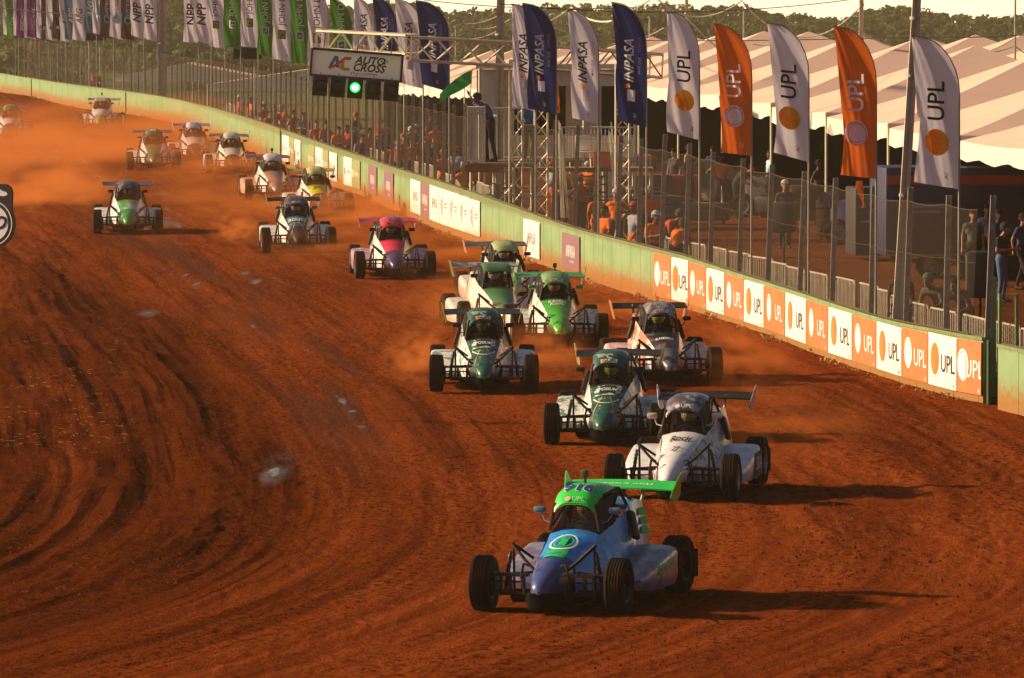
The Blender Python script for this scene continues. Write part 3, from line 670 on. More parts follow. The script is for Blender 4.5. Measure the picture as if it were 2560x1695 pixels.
def buggy(px,py,yaw,label,hood,side,roof,wing,pod,ep,nose=None,mir=None,steer=0,rim=RIM,boxy=0,shock=(.03,.028,.03),hoodm=None,roofn=None,upl=None,wingt=None,podt=None,camr=False,hel=(.6,.55,.4),belly=None,sidet=None,curl=0,wingflat=0,scoop=True,rearp=None):
    loc=G(px,py); yw=math.radians(yaw)
    r=thing('race_buggy',label,'race car',(0,0,0),yw,'open wheel race buggies on the dirt track')
    d=Vector((math.sin(yw)*-1.2,math.cos(yw)*1.2,0))   # root at mid car ; front axle at y=-1.2
    r.location=(loc.x+d.x,loc.y+d.y,gz(loc.x+d.x,loc.y+d.y)); 
    # account: root at car centre, so front contact lies at loc
    rj=random.Random(int(px)); r.rotation_euler=(math.atan(SL)*math.cos(yw)+rj.uniform(-.006,.010),rj.uniform(-.014,.014),yw); steer=steer or rj.uniform(-5,6)
    nose=nose or hood; mir=mir or BLACK; belly=belly or mat('skid_black',(.003,.0025,.0025),1.)
    # hood : nose + bonnet
    ys=np.linspace(-.30,-1.05,9); xs=[-1,-.85,-.5,0,.5,.85,1]
    mb=MB(); secs=[]
    for y in ys: ws=ist(y)[1]; secs.append([hoodS(u*ws,y,0) for u in xs])
    mb.loft(secs); obj('bonnet',mb,hood,r,True,60)
    mb=MB(); secs=[]
    for y in np.linspace(-1.05,-1.62,8):
        zc,ws,zs,wl,zl,z0=ist(y); top=[hoodS(u*ws,y,0) for u in xs]
        secs.append([Vector((-wl*.85,y,z0)),Vector((-wl,y,zl)),Vector((-(ws*.75+wl*.25),y,zs*.75+zl*.25))]+top+[Vector((ws*.75+wl*.25,y,zs*.75+zl*.25)),Vector((wl,y,zl)),Vector((wl*.85,y,z0))])
    tip=secs[-1]; cz=.29
    for q,dy in ((.82,-.03),(.5,-.055),(.05,-.065)): secs.append([Vector((p_.x*q,p_.y+dy,cz+(p_.z-cz)*q)) for p_ in tip])
    mb.loft(secs,True); obj('nose_cone',mb,nose,r,True,50)
    mb=MB(); secs=[]
    for y in (-1.15,-1.4,-1.6,-1.68): secs.append([Vector((x*(1 if y>-1.5 else .8)*(1 if y>-1.65 else .5),y,z)) for x,z in ((-.20,.15),(-.235,.27),(-.215,.33),(-.15,.34),(.15,.34),(.215,.33),(.235,.27),(.20,.15))])
    mb.loft([[Vector((p_.x,p_.y,p_.z-.06)) for p_ in s] for s in secs],True,0,True); obj('skid_plate',mb,belly,r,True,50)
    # side panels
    st2=[(-1.05,.213,.605,.255,.22),(-.55,.282,.78,.42,.20),(-.30,.312,.84,.47,.20),(.10,.345,.93,.50,.20),(.50,.365,1.06,.50,.20),(.66,.365,1.13,.48,.20)]
    def sideS(y,t):
        a,b,c=[float(np.interp(y,[q[0] for q in st2],[q[k] for q in st2])) for k in (1,2,3)]
        return Vector((a+(c-a)*t+.012,y,b+(.37-b)*t))
    for s_ in (-1,1):
        mb=MB(); secs=[[Vector((s_*a,y,b)),Vector((s_*(a*.75+c*.25+.01),y,b*.75+.36*.25)),Vector((s_*(a*.35+c*.65+.015),y,b*.35+.40*.65)),Vector((s_*c,y,.37)),Vector((s_*(c-.01),y,e))] for y,a,b,c,e in st2]
        mb.loft(secs); sp_=obj('side_panel',mb,side,r,True,50)
        mb=MB(); secs=[[Vector((s_*a,y,b)),Vector((s_*(a+.05),y,b*.8)),Vector((s_*c,y,.4)),Vector((s_*c,y,.22))] for y,a,b,c in ((.66,.365,1.13,.48),(.95,.355,1.15,.48),(1.28,.33,1.11,.46),(1.45,.27,.93,.36))]
        mb.loft(secs); ec=obj('engine_side_cover',mb,side,r,True,50)
        if rearp:
            mb=MB()
            for k in range(3): put(mb,rectgeo(.24,.085,0,0,2,1),lambda a,b:Vector((s_*(.405-(b-.0)*.5+.0),1.05+a,1.0+b-k*.11))+Vector((s_*k*.022,0,0)))
            obj('number_patch',mb,rearp,ec,False)
        rr_=random.Random(int(px)*7+int(s_)); dm=[BLK,mat('decal_grey',(.25,.25,.27),.4),mat('decal_blue',(.03,.08,.3),.4),mat('decal_red',(.45,.03,.02),.4),mat('decal_green',(.03,.25,.06),.4)]
        for _ in range(5):
            y0=rr_.uniform(-.75,.45); t0=rr_.uniform(.15,.8); w0=rr_.uniform(.08,.22); h0=rr_.uniform(.03,.08)
            mb=MB(); put(mb,rectgeo(w0,h0,0,0,3,2,.3),lambda a,b:(lambda v:Vector((s_*(v.x-.006),v.y,v.z)))(sideS(y0+a,t0-b*1.6))); obj('decal',mb,rr_.choice(dm),sp_,False)
        if sidet:
            mb=MB(); put(mb,textgeo(sidet[0],.2,.01,.2,.06),lambda a,b:(lambda v:Vector((s_*v.x,v.y,v.z)))(sideS(.18+a*s_,.42-b*1.6))); obj('lettering',mb,sidet[1],sp_,False)
    mb=MB(); mb.loft([[Vector((-a,y,b)),Vector((0,y,b+.05)),Vector((a,y,b))] for y,a,b in ((.60,.365,1.10),(.95,.355,1.15),(1.28,.33,1.11),(1.45,.27,.93))]); obj('engine_cover',mb,side,r,True,60)
    mb=MB(); mb.box((0,-.02,.155),(.84,2.75,.03)); mb.box((0,.55,.55),(.6,.05,.75)); mb.rbox((0,.95,.5),(.5,.6,.5),.05); mb.tube([(-.42,-1.42,.2),(.42,-1.42,.2)],.03,6); mb.tube([(-.42,-1.40,.2),(-.42,1.2,.2)],.025); mb.tube([(.42,-1.40,.2),(.42,1.2,.2)],.025)
    mb.tube([(-.45,1.5,.45),(.45,1.5,.45)],.025); mb.tube([(-.4,1.5,.45),(-.3,1.2,.5)],.02); mb.tube([(.4,1.5,.45),(.3,1.2,.5)],.02)
    obj('belly_pan',mb,belly,r,False)
    # roof
    nu,nv=12,10; mb=MB(); secs=[[roofS(-1+2*i/nu,j/nv,boxy) for i in range(nu+1)] for j in range(nv+1)]; mb.loft(secs)
    secs2=[[p+Vector((0,0,-.02)) for p in S] for S in secs]; mb.loft(secs2)
    ro=obj('roof',mb,roof,r,True,60)
    rs=lambda a,b,o=.006: roofS(max(-1,min(1,a/.26)),b/.9,boxy,o)      # b runs along the arc from the front edge
    if upl:
        mb=MB(); b0=.055
        if upl[0]: m2=MB(); put(m2,rectgeo(.27,.085,0,0,6,3),lambda a,b:rs(a,b,.006),0,(0,b0+.01)); obj('sticker',m2,upl[0],ro,False)
        put(mb,textgeo('UPL',.095,.006,0,.03),lambda a,b:rs(a,b,.013),0,(.05,b0+.01),0,1.05); obj('lettering',mb,upl[1],ro,False)
        mb=MB(); put(mb,disc(.038,16,2),lambda a,b:rs(a,b,.013),0,(-.085,b0+.01),0,1.); obj('printed_disc',mb,upl[2],ro,False)
    if roofn:
        mb=MB(); put(mb,textgeo(roofn[0],roofn[2],.02,0,.04),lambda a,b:rs(a,b,.010),0,(0,roofn[3])); obj('roof_number',mb,roofn[1],ro,False)
        if len(roofn)>4:
            mb=MB(); put(mb,textgeo(roofn[0],roofn[2],.05,0,.04),lambda a,b:rs(a,b,.006),0,(0,roofn[3])); obj('number_outline',mb,roofn[4],ro,False)
    if camr:
        mb=MB(); mb.rbox((0,.1,1.53),(.08,.08,.09),.012); mb.tube([(0,.1,1.42),(0,.1,1.5)],.02); mb.lathe([(-.05,.001),(-.05,.025),(0,.025)],(0,.1,1.54),'y',10); obj('roof_camera',mb,mat('action_camera',(.10,.075,.05),.5),r)
    # cage
    wx=.265 if not boxy else .29
    mb=MB()
    for s_ in (-1,1):
        mb.tube([(s_*.315,-.31,.88),(s_*.285,-.30,1.02),(s_*.25,-.28,1.21)],.021); mb.tube([(s_*.25,-.28,1.17),(s_*.272,0,1.30),(s_*.278,.55,1.32)],.021)
        mb.tube([(s_*.278,.55,1.32),(s_*.36,.64,1.08),(s_*.44,.66,.5)],.021); mb.tube([(s_*.28,.5,1.32),(s_*.30,1.25,1.04)],.02)
        mb.tube([(s_*.35,-.1,.92),(s_*.28,.5,1.28)],.014)
    mb.tube([(-.28,.55,1.32),(.28,.55,1.32)],.02); mb.tube([(-.28,.55,1.3),(.35,.62,.9)],.016); obj('roll_cage',mb,BLACK,r)
    # nets
    def net(name,q,par=r):
        m_=MB().add([Vector(p) for p in q],[(0,1,2,3)]).mesh(name,[NETCAR],False); u=m_.uv_layers.new(name='UVMap'); W_=(Vector(q[1])-Vector(q[0])).length; H_=(Vector(q[3])-Vector(q[0])).length
        for l,c in zip(m_.loops,((0,0),(W_,0),(W_,H_),(0,H_))): u.data[l.index].uv=c
        link(name,m_,par)
    net('windscreen_net',[(-.305,-.305,.875),(.305,-.305,.875),(.25,-.285,1.22),(-.25,-.285,1.22)])
    for s_ in (-1,1): net('side_net',[(s_*.325,-.28,.88),(s_*.365,.60,1.1),(s_*.28,.53,1.31),(s_*.255,-.25,1.19)])
    mb=MB(); mb.rbox((0,.50,.86),(.50,.10,.85),.04); mb.rbox((0,.25,.42),(.42,.45,.12),.03); mb.rbox((0,.46,1.12),(.24,.09,.22),.03); obj('seat',mb,mat('seat_black',(.006,.006,.006),.9),r)
    mb=MB(); mb.lathe([(.012*math.sin(a),.13+.012*math.cos(a)) for a in np.linspace(0,2*PI,7)],(0,0,0),'y',20); mb.tube([(-.13,0,0),(.13,0,0)],.01); mb.tube([(0,0,0),(0,-.22,-.05)],.012); o=obj('steering_wheel',mb,BLACK,r); o.location=(0,-.13,.84); o.rotation_euler=(-.35,0,0)
    # side air scoops
    if scoop:
        for s_ in (-1,1):
            M=Matrix.Rotation(-s_*.30,3,'Y')@Matrix.Rotation(-.25,3,'X'); mb=MB(); mb.rbox((s_*.455,.55,.88),(.07,.17,.36),.03,0,M); obj('air_scoop',mb,BLACK,r)
    # pods
    for s_ in (-1,1):
        mb=MB(); secs=[]
        for y,z0,z1,xo in ((-.62,.22,.30,.74),(-.40,.20,.40,.84),(-.15,.17,.47,.90),(.15,.16,.54,.92),(.45,.16,.60,.93),(.68,.16,.64,.93),(.84,.18,.61,.92)):
            xi=.44; b=min(.07,(z1-z0)*.4)
            secs.append([Vector((s_*x,y,z)) for x,z in ((xi,z0),(xi,z1-.02),(xi+.1,z1-.003),((xi+xo)/2,z1),(xo-b,z1-.008),(xo-b*.3,z1-b*.35),(xo,z1-b*1.1),(xo,z0+.1),(xo-.03,z0),(xi,z0))])
        mb.loft(secs); mb.add(secs[0],[tuple(range(9))]); mb.add(secs[-1],[tuple(range(9))])
        po=obj('side_pod',mb,pod,r,True,50)
        if podt:
            if len(podt)>3:
                mb=MB(); mb.add([Vector((s_*.937,y,z)) for y,z in ((.16,.18),(.83,.19),(.83,.56),(.30,.53))],[(0,1,2,3)]); obj('pod_patch',mb,podt[3],po,False)
            mb=MB(); put(mb,textgeo(podt[0],podt[2],.008,.15),lambda a,b:Vector((s_*.939,.30+a*s_*1.0,.43+b+a*s_*.15)) if len(podt)<4 else Vector((s_*.944,.54+a*s_,.37+b))); obj('lettering',mb,podt[1],po,False)
    # wing
    mb=MB(); secs=[]
    zW,yW=(1.23,1.54)
    for i in range(11):
        q=-1+2*i/10; x=q*.69; zc=zW+(.02*(1-q*q) if not wingflat else 0)
        secs.append([Vector((x,yW-.16,zc-.02)),Vector((x,yW-.165,zc-.002)),Vector((x,yW-.05,zc+.028)),Vector((x,yW+.1,zc+.045)),Vector((x,yW+.17,zc+.07)),Vector((x,yW+.17,zc+.055)),Vector((x,yW,zc+.005))])
    mb.loft(secs,True,0,True); wg=obj('rear_wing',mb,wing,r,True,50)
    if wingt:
        mb=MB(); put(mb,textgeo(wingt[0],.13,.01,.3,0,'CENTER',1.2),lambda a,b:Vector((a,yW-.03+b,zW+.045+b*.28))); obj('lettering',mb,wingt[1],wg,False)
    for s_ in (-1,1):
        mb=MB(); M=Matrix.Translation((s_*.69,yW,zW))@Matrix.Rotation(s_*.22,4,'Y')@Matrix(((0,0,1,0),(1,0,0,0),(0,1,0,0),(0,0,0,1)))
        poly=[(q_[0]*.85,q_[1]*.8) for q_ in [(-.24,-.12),(-.20,-.02),(-.04,.19),(.04,.25),(.10,.17),(.16,.03),(.22,-.12),(.14,-.19),(-.05,-.21),(-.18,-.18)]] if not wingflat else [(-.18,-.22),(-.18,.10),(.18,.13),(.18,-.22)]
        mb.prism(poly,M,.012); obj('wing_endplate',mb,ep,r,False)
        mb=MB(); mb.tube([(s_*.30,1.30,1.02),(s_*.30,1.52,1.27)],[.024,.017],6); mb.tube([(s_*.2,1.42,.8),(s_*.3,1.56,1.26)],.010,5); obj('wing_strut',mb,STEEL,r)
        mb=MB(); mb.rbox((s_*.47,-.20,1.12),(.15,.07,.08),.024); mb.tube([(s_*.32,-.28,.98),(s_*.40,-.25,1.0),(s_*.44,-.2,1.08)],.009,5); obj('mirror',mb,mir,r)
        # front suspension
        mb=MB(); X=s_
        for y1,z1 in ((-1.42,.24),(-.95,.24)): mb.tube([(X*.2,y1,z1),(X*.74,-1.2,.25)],.017,6)
        for y1,z1 in ((-1.35,.46),(-1.0,.46)): mb.tube([(X*.22,y1,z1),(X*.72,-1.2,.44)],.015,6)
        mb.tube([(X*.50,-1.08,.20),(X*.50,-1.08,.80)],.016,6); mb.tube([(X*.20,-1.22,.50),(X*.34,-1.16,.62),(X*.52,-1.08,.80)],.022,6); mb.tube([(X*.28,-1.0,.62),(X*.52,-1.08,.80)],.017,6)
        mb.box((X*.42,-1.34,.46),(.34,.045,.045)); mb.box((X*.42,-1.34,.24),(.34,.045,.05)); mb.box((X*.30,-1.34,.35),(.045,.04,.22)); mb.box((X*.46,-1.34,.35),(.04,.04,.22)); mb.box((X*.57,-1.34,.35),(.03,.04,.22))
        mb.tube([(X*.20,-1.42,.58),(X*.26,-1.44,.60),(X*.29,-1.44,.45),(X*.24,-1.44,.24)],.018,6)
        mb.box((X*.72,-1.2,.34),(.05,.11,.28)); mb.lathe([(-.03,.001),(-.03,.11),(.03,.11),(.03,.001)],(X*.70,-1.2,.34),'x',16)
        mb.tube([(X*.3,-1.28,.37),(X*.72,-1.3,.37)],.012,5)
        # rear arms
        for y1 in (.95,1.4): mb.tube([(X*.3,y1,.36),(X*.72,1.2,.33)],.02,6)
        obj('suspension',mb,BLACK,r)
        mb=MB(); pr=[]
        for k in range(15): pr.append((k*.028,.030 if k%2 else .022))
        mb.lathe(pr,(0,0,0),'z',12); mb.lathe([(-.05,.001),(-.05,.02),(.44,.02),(.44,.001)],(0,0,0),'z',8); o=obj('shock_absorber',mb,mat('shock_%s'%str(shock),shock,.4),r); o.location=(X*.60,-1.10,.28); o.rotation_euler=(0,-X*.16,0)
        wheel(r,X*.835,-1.2,.335,.335,.24,s_,math.radians(steer),rim); wheel(r,X*.80,1.2,.35,.35,.28,s_,0,rim)
        mb=MB(); mb.box((X*.80,1.62,.33),(.26,.015,.34)); obj('mud_flap',mb,BLACK,r,False)
    if hoodm:
        for k_,(t_,sz,x_,y_,m_) in enumerate(hoodm):
            mb=MB()
            if t_=='ring':
                put(mb,disc(sz,28,1,ex=1.,r0=sz*.86),lambda a,b:hoodS(a,y_+b*1.25,.006+.003*k_))
            elif t_=='patch': put(mb,rectgeo(sz,.30 if sz<.4 else .42,0,0,8,8,0),lambda a,b:hoodS(a,b,.006+.003*k_),0,(x_,y_))
            elif t_=='vee':
                for s_ in (-1,1): put(mb,rectgeo(.02,.62,0,0,1,14,-s_*.22),lambda a,b:hoodS(a,b,.009),0,(x_+s_*.13,y_))
            elif t_=='lip':
                pts=[]; n_=24
                vs=[];fs=[]
                for k in range(n_+1):
                    q=-1+2*k/n_; xx=q*.21; yb=y_-.28*(1-q*q)
                    vs+=[(xx,yb),(xx*.93,yb+.028)]
                for k in range(n_): fs.append((2*k,2*k+2,2*k+3,2*k+1))
                put(mb,(vs,fs),lambda a,b:hoodS(a,b,.009))
            else: put(mb,textgeo(t_,sz,.012,.15,.04),lambda a,b:hoodS(a*1.1,y_+b*2.1,.009+.003*k_))
            obj('bonnet_marking',mb,m_,r,False)
    # driver
    dr=thing('person','helmeted driver in the '+' '.join(label.split(',')[0].split()[:11]),'driver',r.location,yw,'drivers in their buggies'); dr.rotation_euler=r.rotation_euler
    link('body',DRV,dr); helmet(dr,hel)
    return r
def pt(key,col,col2=None,thr=.5,ns=3.5,rough=.28,dirt=.26,soft=.03,coat=.6,metal=0): return mat('paint_'+key,col,rough,metal,col2,ns,thr,dirt,coat=coat,soft=soft,bump=0,ds=7.,dcol=(.20,.06,.016))
GRN=(.02,.50,.045); DGR=(.012,.075,.045); WH=(.74,.73,.70)
Wt=pt('white',(.78,.78,.80),ns=3,dirt=.14); WtG=pt('white_green_flash',(.78,.78,.74),(.12,.24,.15),.56,6.,dirt=.15,soft=.02); DG=pt('dark_green',(.015,.10,.06),(.30,.40,.33),.63,7,dirt=.12,soft=.02)
UPW=(WHITE,BLK,SUNB)
buggy(1379,1531,-19,'blue buggy with bright green roof and wing, leading the pack',pt('blue',(.02,.30,.80),(.03,.16,.50),.56,3.5,soft=.1,dirt=.1),pt('blue_side',(.03,.32,.75),(.40,.58,.78),.56,5,soft=.04,dirt=.1),pt('lime_roof',(.02,.62,.06),dirt=.08),pt('lime_roof',(.02,.62,.06)),pt('grey_violet',(.28,.26,.36),(.10,.10,.2),.52,3,soft=.15,dirt=.35),pt('lime_roof',(.02,.62,.06)),nose=pt('shaded_blue_nose',(.015,.06,.24),(.05,.08,.25),.5,3,soft=.15),mir=pt('mirror_blue',(.06,.2,.33)),steer=4,rim=RIMD,  # nose in a darker blue, with the shade on its front painted in
  roofn=('916',mat('navy_print',(.02,.04,.3),.4),.24,.30,WHITE),upl=(None,mat('pale_green_print',(.35,.75,.4),.5),mat('pink_print',(.75,.45,.45),.5)),wingt=('KEPTOCEN',WHITE),podt=('Yogurini',mat('lime_print',(.02,.6,.06),.5),.21),camr=True,hel=(.22,.13,.05),
  hoodm=[('patch',.26,0,-.98,mat('lime_mixed',(.02,.55,.06),.5,col2=(.03,.20,.50),ns=14,thr=.54)),('ring',.17,0,-.72,WHITE),('ring',.12,0,-.72,mat('lime_print',(.02,.6,.06),.5)),('patch',.10,0,-.70,mat('lime_mixed',(.02,.55,.06),.5))],sidet=('YOMA',mat('teal_print',(.1,.55,.4),.5)),rearp=mat('lime_print',(.02,.6,.06),.5))
buggy(1683,1249,-12,'white buggy with smoky dark roof and black wing behind the blue one',Wt,pt('grey_white_side',(.60,.60,.58),(.16,.20,.22),.56,6,soft=.05),pt('smoke_roof',(.05,.065,.10),(.32,.34,.38),.56,9,soft=.1),pt('black',(.006,.006,.007),coat=0,rough=.55,dirt=.1),Wt,pt('ice_plate',(.65,.68,.7),(.1,.35,.5),.56,7),nose=Wt,mir=pt('cream',(.68,.60,.48)),steer=2,rim=RIM,upl=(None,WHITE,WHITE),podt=('SKA',WHITE,.27,pt('black',(.006,.006,.007),coat=0,rough=.55,dirt=.1)),hel=(.55,.5,.3),hoodm=[('Rock',.13,0,-.60,BLK),('27',.10,0,-.98,BLK)])
mk_=[('patch',.42,0,-.60,mat('pale_splash',(.62,.66,.60),.4,col2=(.02,.12,.07),ns=9,thr=.5,soft=.03)),('patch',.26,0,-.58,BLK),('POSIUM',.075,0,-.60,WHITE),('lip',0,0,-.88,mat('cream_line',(.7,.68,.5),.5)),('vee',0,0,-1.2,mat('gold_line',(.4,.36,.15),.5))]
buggy(1512,1112,-6,'dark green and white buggy with yellow wing tips, just behind the smoky roofed white one',DG,WtG,DG,pt('black_green',(.006,.016,.014),coat=.1,rough=.45,dirt=.1),WtG,pt('yellow_plate',(.65,.55,.08),(.5,.5,.4),.6,6),nose=DG,steer=2,rim=RIMD,upl=UPW,hel=(.35,.42,.05),hoodm=mk_,roofn=('S',mat('grey_line',(.35,.4,.38),.5),.3,.12))
buggy(1210,981,1,'dark green and white buggy kicking up dust, left and behind its twin',DG,WtG,DG,pt('black_green',(.006,.016,.014),coat=.1,rough=.45,dirt=.1),WtG,pt('yellow_plate',(.65,.55,.08)),nose=DG,rim=RIMD,upl=UPW,hel=(.12,.12,.12),hoodm=mk_,roofn=('S',mat('grey_line',(.35,.4,.38),.5),.3,.12))
buggy(1671,961,6,'orange and white buggy with dark grey bonnet near the orange wall panels',pt('grey_hood',(.10,.11,.13),(.02,.02,.03),.5,5),pt('white_orange_side',WH,(.80,.22,.10),.50,2.5),pt('silver_roof',(.3,.32,.33),(.05,.06,.07),.5,8,soft=.1),pt('black',(.006,.006,.007),coat=0,rough=.55,dirt=.1),pt('pinkish_white',(.74,.62,.60),(.70,.30,.24),.56,4,soft=.1),pt('coral_plate',(.75,.25,.12)),rim=RIMD,upl=UPW,hel=(.4,.5,.05),wingflat=1,hoodm=[('patch',.3,0,-.45,BLK),('KAMIMAR',.07,0,-.72,WHITE)])
buggy(1398,867,4,'bright green buggy with white flanks and lettered green wing',pt('vivid_green',(.03,.50,.03),(.05,.36,.05),.56,5,soft=.05),pt('white_green_side2',WH,(.12,.5,.1),.62,4),pt('green_roof',(.10,.38,.10),(.3,.5,.25),.55,7,soft=.06),pt('green_wing',(.06,.33,.08)),pt('white_lime_pod',WH,(.12,.5,.1),.56,4),pt('green_plate',(.06,.42,.06)),nose=pt('vivid_green',(.03,.5,.03)),mir=pt('green_mirror',(.05,.4,.05)),upl=UPW,wingt=('EURO',WHITE),camr=True,hel=(.5,.42,.05),hoodm=[('patch',.34,0,-.5,mat('green_dark_print',(.02,.2,.02),.5)),('KAVEN',.1,0,-.52,WHITE),('POWER',.08,0,-.68,WHITE)])
buggy(1262,833,9,'white buggy with boxy dull green cabin and grey plank wing, behind the twin',pt('mid_green',(.05,.22,.08),dirt=.3),pt('cream_side',(.74,.68,.58),dirt=.22),pt('mid_green',(.05,.22,.08)),pt('grey_wing',(.4,.4,.38),(.12,.12,.11),.5,6),pt('cream_side',(.74,.68,.58)),pt('dark_edge',(.2,.25,.08)),boxy=1,wingflat=1,rim=RIMD,scoop=False)
buggy(1282,770,8,'pale green roofed buggy mostly hidden behind the boxy cabin one',pt('pale_green',(.28,.42,.12),(.5,.6,.3),.5,5,soft=.1),pt('cream_side',(.74,.68,.58)),pt('pale_green',(.28,.42,.12)),pt('brown_wing',(.10,.08,.07)),pt('cream_side',(.74,.68,.58)),pt('salmon_plate',(.75,.35,.2)),rim=RIMD)
buggy(987,697,5,'pink and purple buggy with white flank, alone in mid track',pt('pink',(.85,.025,.09),(.80,.05,.12),.55,5),pt('white_violet_side',WH,(.12,.08,.3),.64,3),pt('pink',(.85,.025,.09)),pt('red_wing',(.62,.02,.08)),pt('violet_pod',(.30,.24,.5),(.7,.34,.30),.5,2.5,soft=.1),pt('red_plate',(.72,.06,.1),WH,.6,5),nose=pt('purple_nose',(.045,.03,.13)),roofn=('20',mat('violet_print',(.2,.18,.5),.5),.24,.30,mat('violet_pale',(.5,.4,.6),.5)),upl=(SUNB,BLK,BLK),rim=RIM,hel=(.4,.1,.08))
buggy(746,632,4.5,'black and white buggy with teal stripe under the windscreen',pt('black_hood',(.03,.03,.04),(.25,.25,.28),.56,8),pt('white_teal_side',WH,(.1,.4,.45),.66,3),pt('grey_black_roof',(.12,.13,.15),(.02,.02,.03),.5,7),pt('black',(.006,.006,.007),coat=0,rough=.55,dirt=.1),pt('white_teal_side',WH),pt('teal_plate',(.12,.36,.36),WH,.55,5),mir=pt('teal_mirror',(.04,.2,.2)),nose=pt('black',(.006,.006,.007),coat=0,rough=.55,dirt=.1),hoodm=[('patch',.5,0,-.42,mat('teal_print2',(.05,.25,.33),.4)),('ROUTE',.13,0,-.62,WHITE),('vee',0,0,-1.15,mat('teal_line',(.1,.4,.45),.5))],upl=(GRY,WHITE,WHITE))
buggy(801,541,8,'yellow and white buggy with long yellow wing, close to the wall',pt('yellow',(.62,.66,.03),(.5,.6,.02),.5,4),pt('white_cream',(.72,.70,.64)),pt('yellow_roof',(.5,.6,.12),(.55,.6,.35),.5,4,soft=.1),pt('yellow_wing',(.45,.42,.02)),pt('white_cream',(.72,.70,.64)),pt('dark_plate',(.06,.06,.05)),nose=pt('black',(.006,.006,.007),coat=0,rough=.55,dirt=.1),wingflat=1,hoodm=[('AVL',.16,0,-.62,BLK)],wingt=('GO NET SHOP',BLK),rim=RIMD,hel=(.5,.5,.5))
buggy(689,501,8,'orange buggy with white and blue roof and camera, left of the yellow one',pt('orange_grey',(.42,.22,.12),(.3,.3,.33),.5,4,soft=.1),pt('white_orange2',WH,(.78,.34,.30),.62,2.5),pt('white_blue_roof',(.66,.68,.75),(.15,.22,.6),.62,6),pt('brown_wing2',(.14,.08,.06)),pt('salmon_pod',(.7,.3,.15),(.7,.45,.35),.5,3,soft=.1),pt('orange_plate',(.78,.22,.06)),camr=True,hoodm=[('100',.18,0,-.6,GRY)],rim=RIM)
buggy(320,584,4,'green nosed white buggy with smoky black roof, nearest the infield bank',pt('green_white_hood',(.04,.40,.09),(.5,.62,.5),.5,3.5,soft=.06),Wt,pt('smoke_black_roof',(.06,.07,.085),(.25,.27,.28),.56,8,soft=.1),pt('steel_blue_wing',(.05,.07,.10)),pt('white_green_pod',(.70,.72,.66),(.03,.30,.08),.58,3),pt('dust_plate',(.4,.15,.06)),nose=pt('nose_green',(.015,.33,.05)),wingflat=1,hel=(.3,.05,.05),rim=RIMD)
buggy(384,425,4,'olive green buggy with white flanks, left one of three far cars',pt('olive_green',(.06,.18,.05),(.12,.22,.08),.5,4),Wt,pt('olive_roof',(.08,.17,.08)),pt('brown_wing',(.10,.08,.07)),pt('cream_side',(.74,.68,.58)),pt('rust_plate',(.5,.15,.08)),roofn=('96',WHITE,.2,.26),rim=RIMD)
buggy(487,404,6,'white buggy with violet roof number, middle one of three far cars',pt('lilac_white',(.66,.62,.68)),pt('lilac_white',(.66,.62,.68)),pt('lilac_white',(.66,.62,.68)),pt('mauve_wing',(.3,.24,.32)),pt('lilac_white',(.66,.62,.68)),Wt,nose=pt('black',(.006,.006,.007),coat=0,rough=.55,dirt=.1),roofn=('113',mat('violet_print',(.2,.18,.5),.5),.17,.26))
buggy(582,435,6,'greenish white buggy with green wing tip, right one of three far cars',pt('sage_white',(.55,.62,.5)),pt('sage_side',(.68,.72,.62)),pt('sage_white',(.55,.62,.5)),pt('brown_grey_wing',(.16,.14,.15)),pt('sage_side',(.68,.72,.62)),pt('green_plate',(.06,.42,.06)),nose=pt('black',(.006,.006,.007),coat=0,rough=.55,dirt=.1),rim=RIM)
buggy(249,325,0,'white buggy with green lower nose and boxy cabin, farthest away',pt('cool_white',(.66,.66,.70)),pt('cool_white',(.66,.66,.70)),pt('lilac_grey',(.45,.42,.5)),pt('grey_wing2',(.25,.24,.26)),pt('cool_white',(.66,.66,.70)),Wt,nose=pt('nose_green2',(.10,.40,.06)),boxy=1,wingflat=1,camr=True,rim=RIMD,scoop=False)
buggy(24,350,4,'green roofed buggy half cut by the left frame edge, in the dust',pt('lilac_white',(.66,.62,.68)),Wt,pt('olive_roof2',(.13,.25,.06)),pt('brown_wing',(.10,.08,.07)),Wt,Wt,nose=pt('black',(.006,.006,.007),coat=0,rough=.55,dirt=.1),rim=RIM)
# ------------------------------------------------------------------ FEATHER FLAGS
def cloth(key,c): return mat('cloth_flag_'+key,c,.8,trans=.38)
FW=cloth('white',(.66,.62,.70)); FN=cloth('navy',(.018,.028,.12)); FO=cloth('orange',(.72,.15,.02)); FG=cloth('green',(.06,.22,.03)); FP=cloth('purple',(.13,.02,.14)); FB=cloth('black',(.04,.025,.03)); FS=cloth('slate',(.09,.16,.24))
POLEM=mat('grey_flag_pole',(.25,.24,.21),.5,.2)
def fprint(key,c): return mat('flag_'+key,c,.8,trans=.2)
iW,iK,iO,iG,iY,iC=fprint('w',(.84,.83,.88)),fprint('k',(.03,.025,.03)),fprint('o',(.75,.28,.06)),fprint('g',(.09,.13,.03)),fprint('y',(.55,.5,.04)),fprint('c',(.25,.5,.62))
iB=mat('flag_ball',(.80,.10,.01),.8,col2=(.85,.42,.03),ns=1.6,thr=.5,soft=.16,trans=.3)
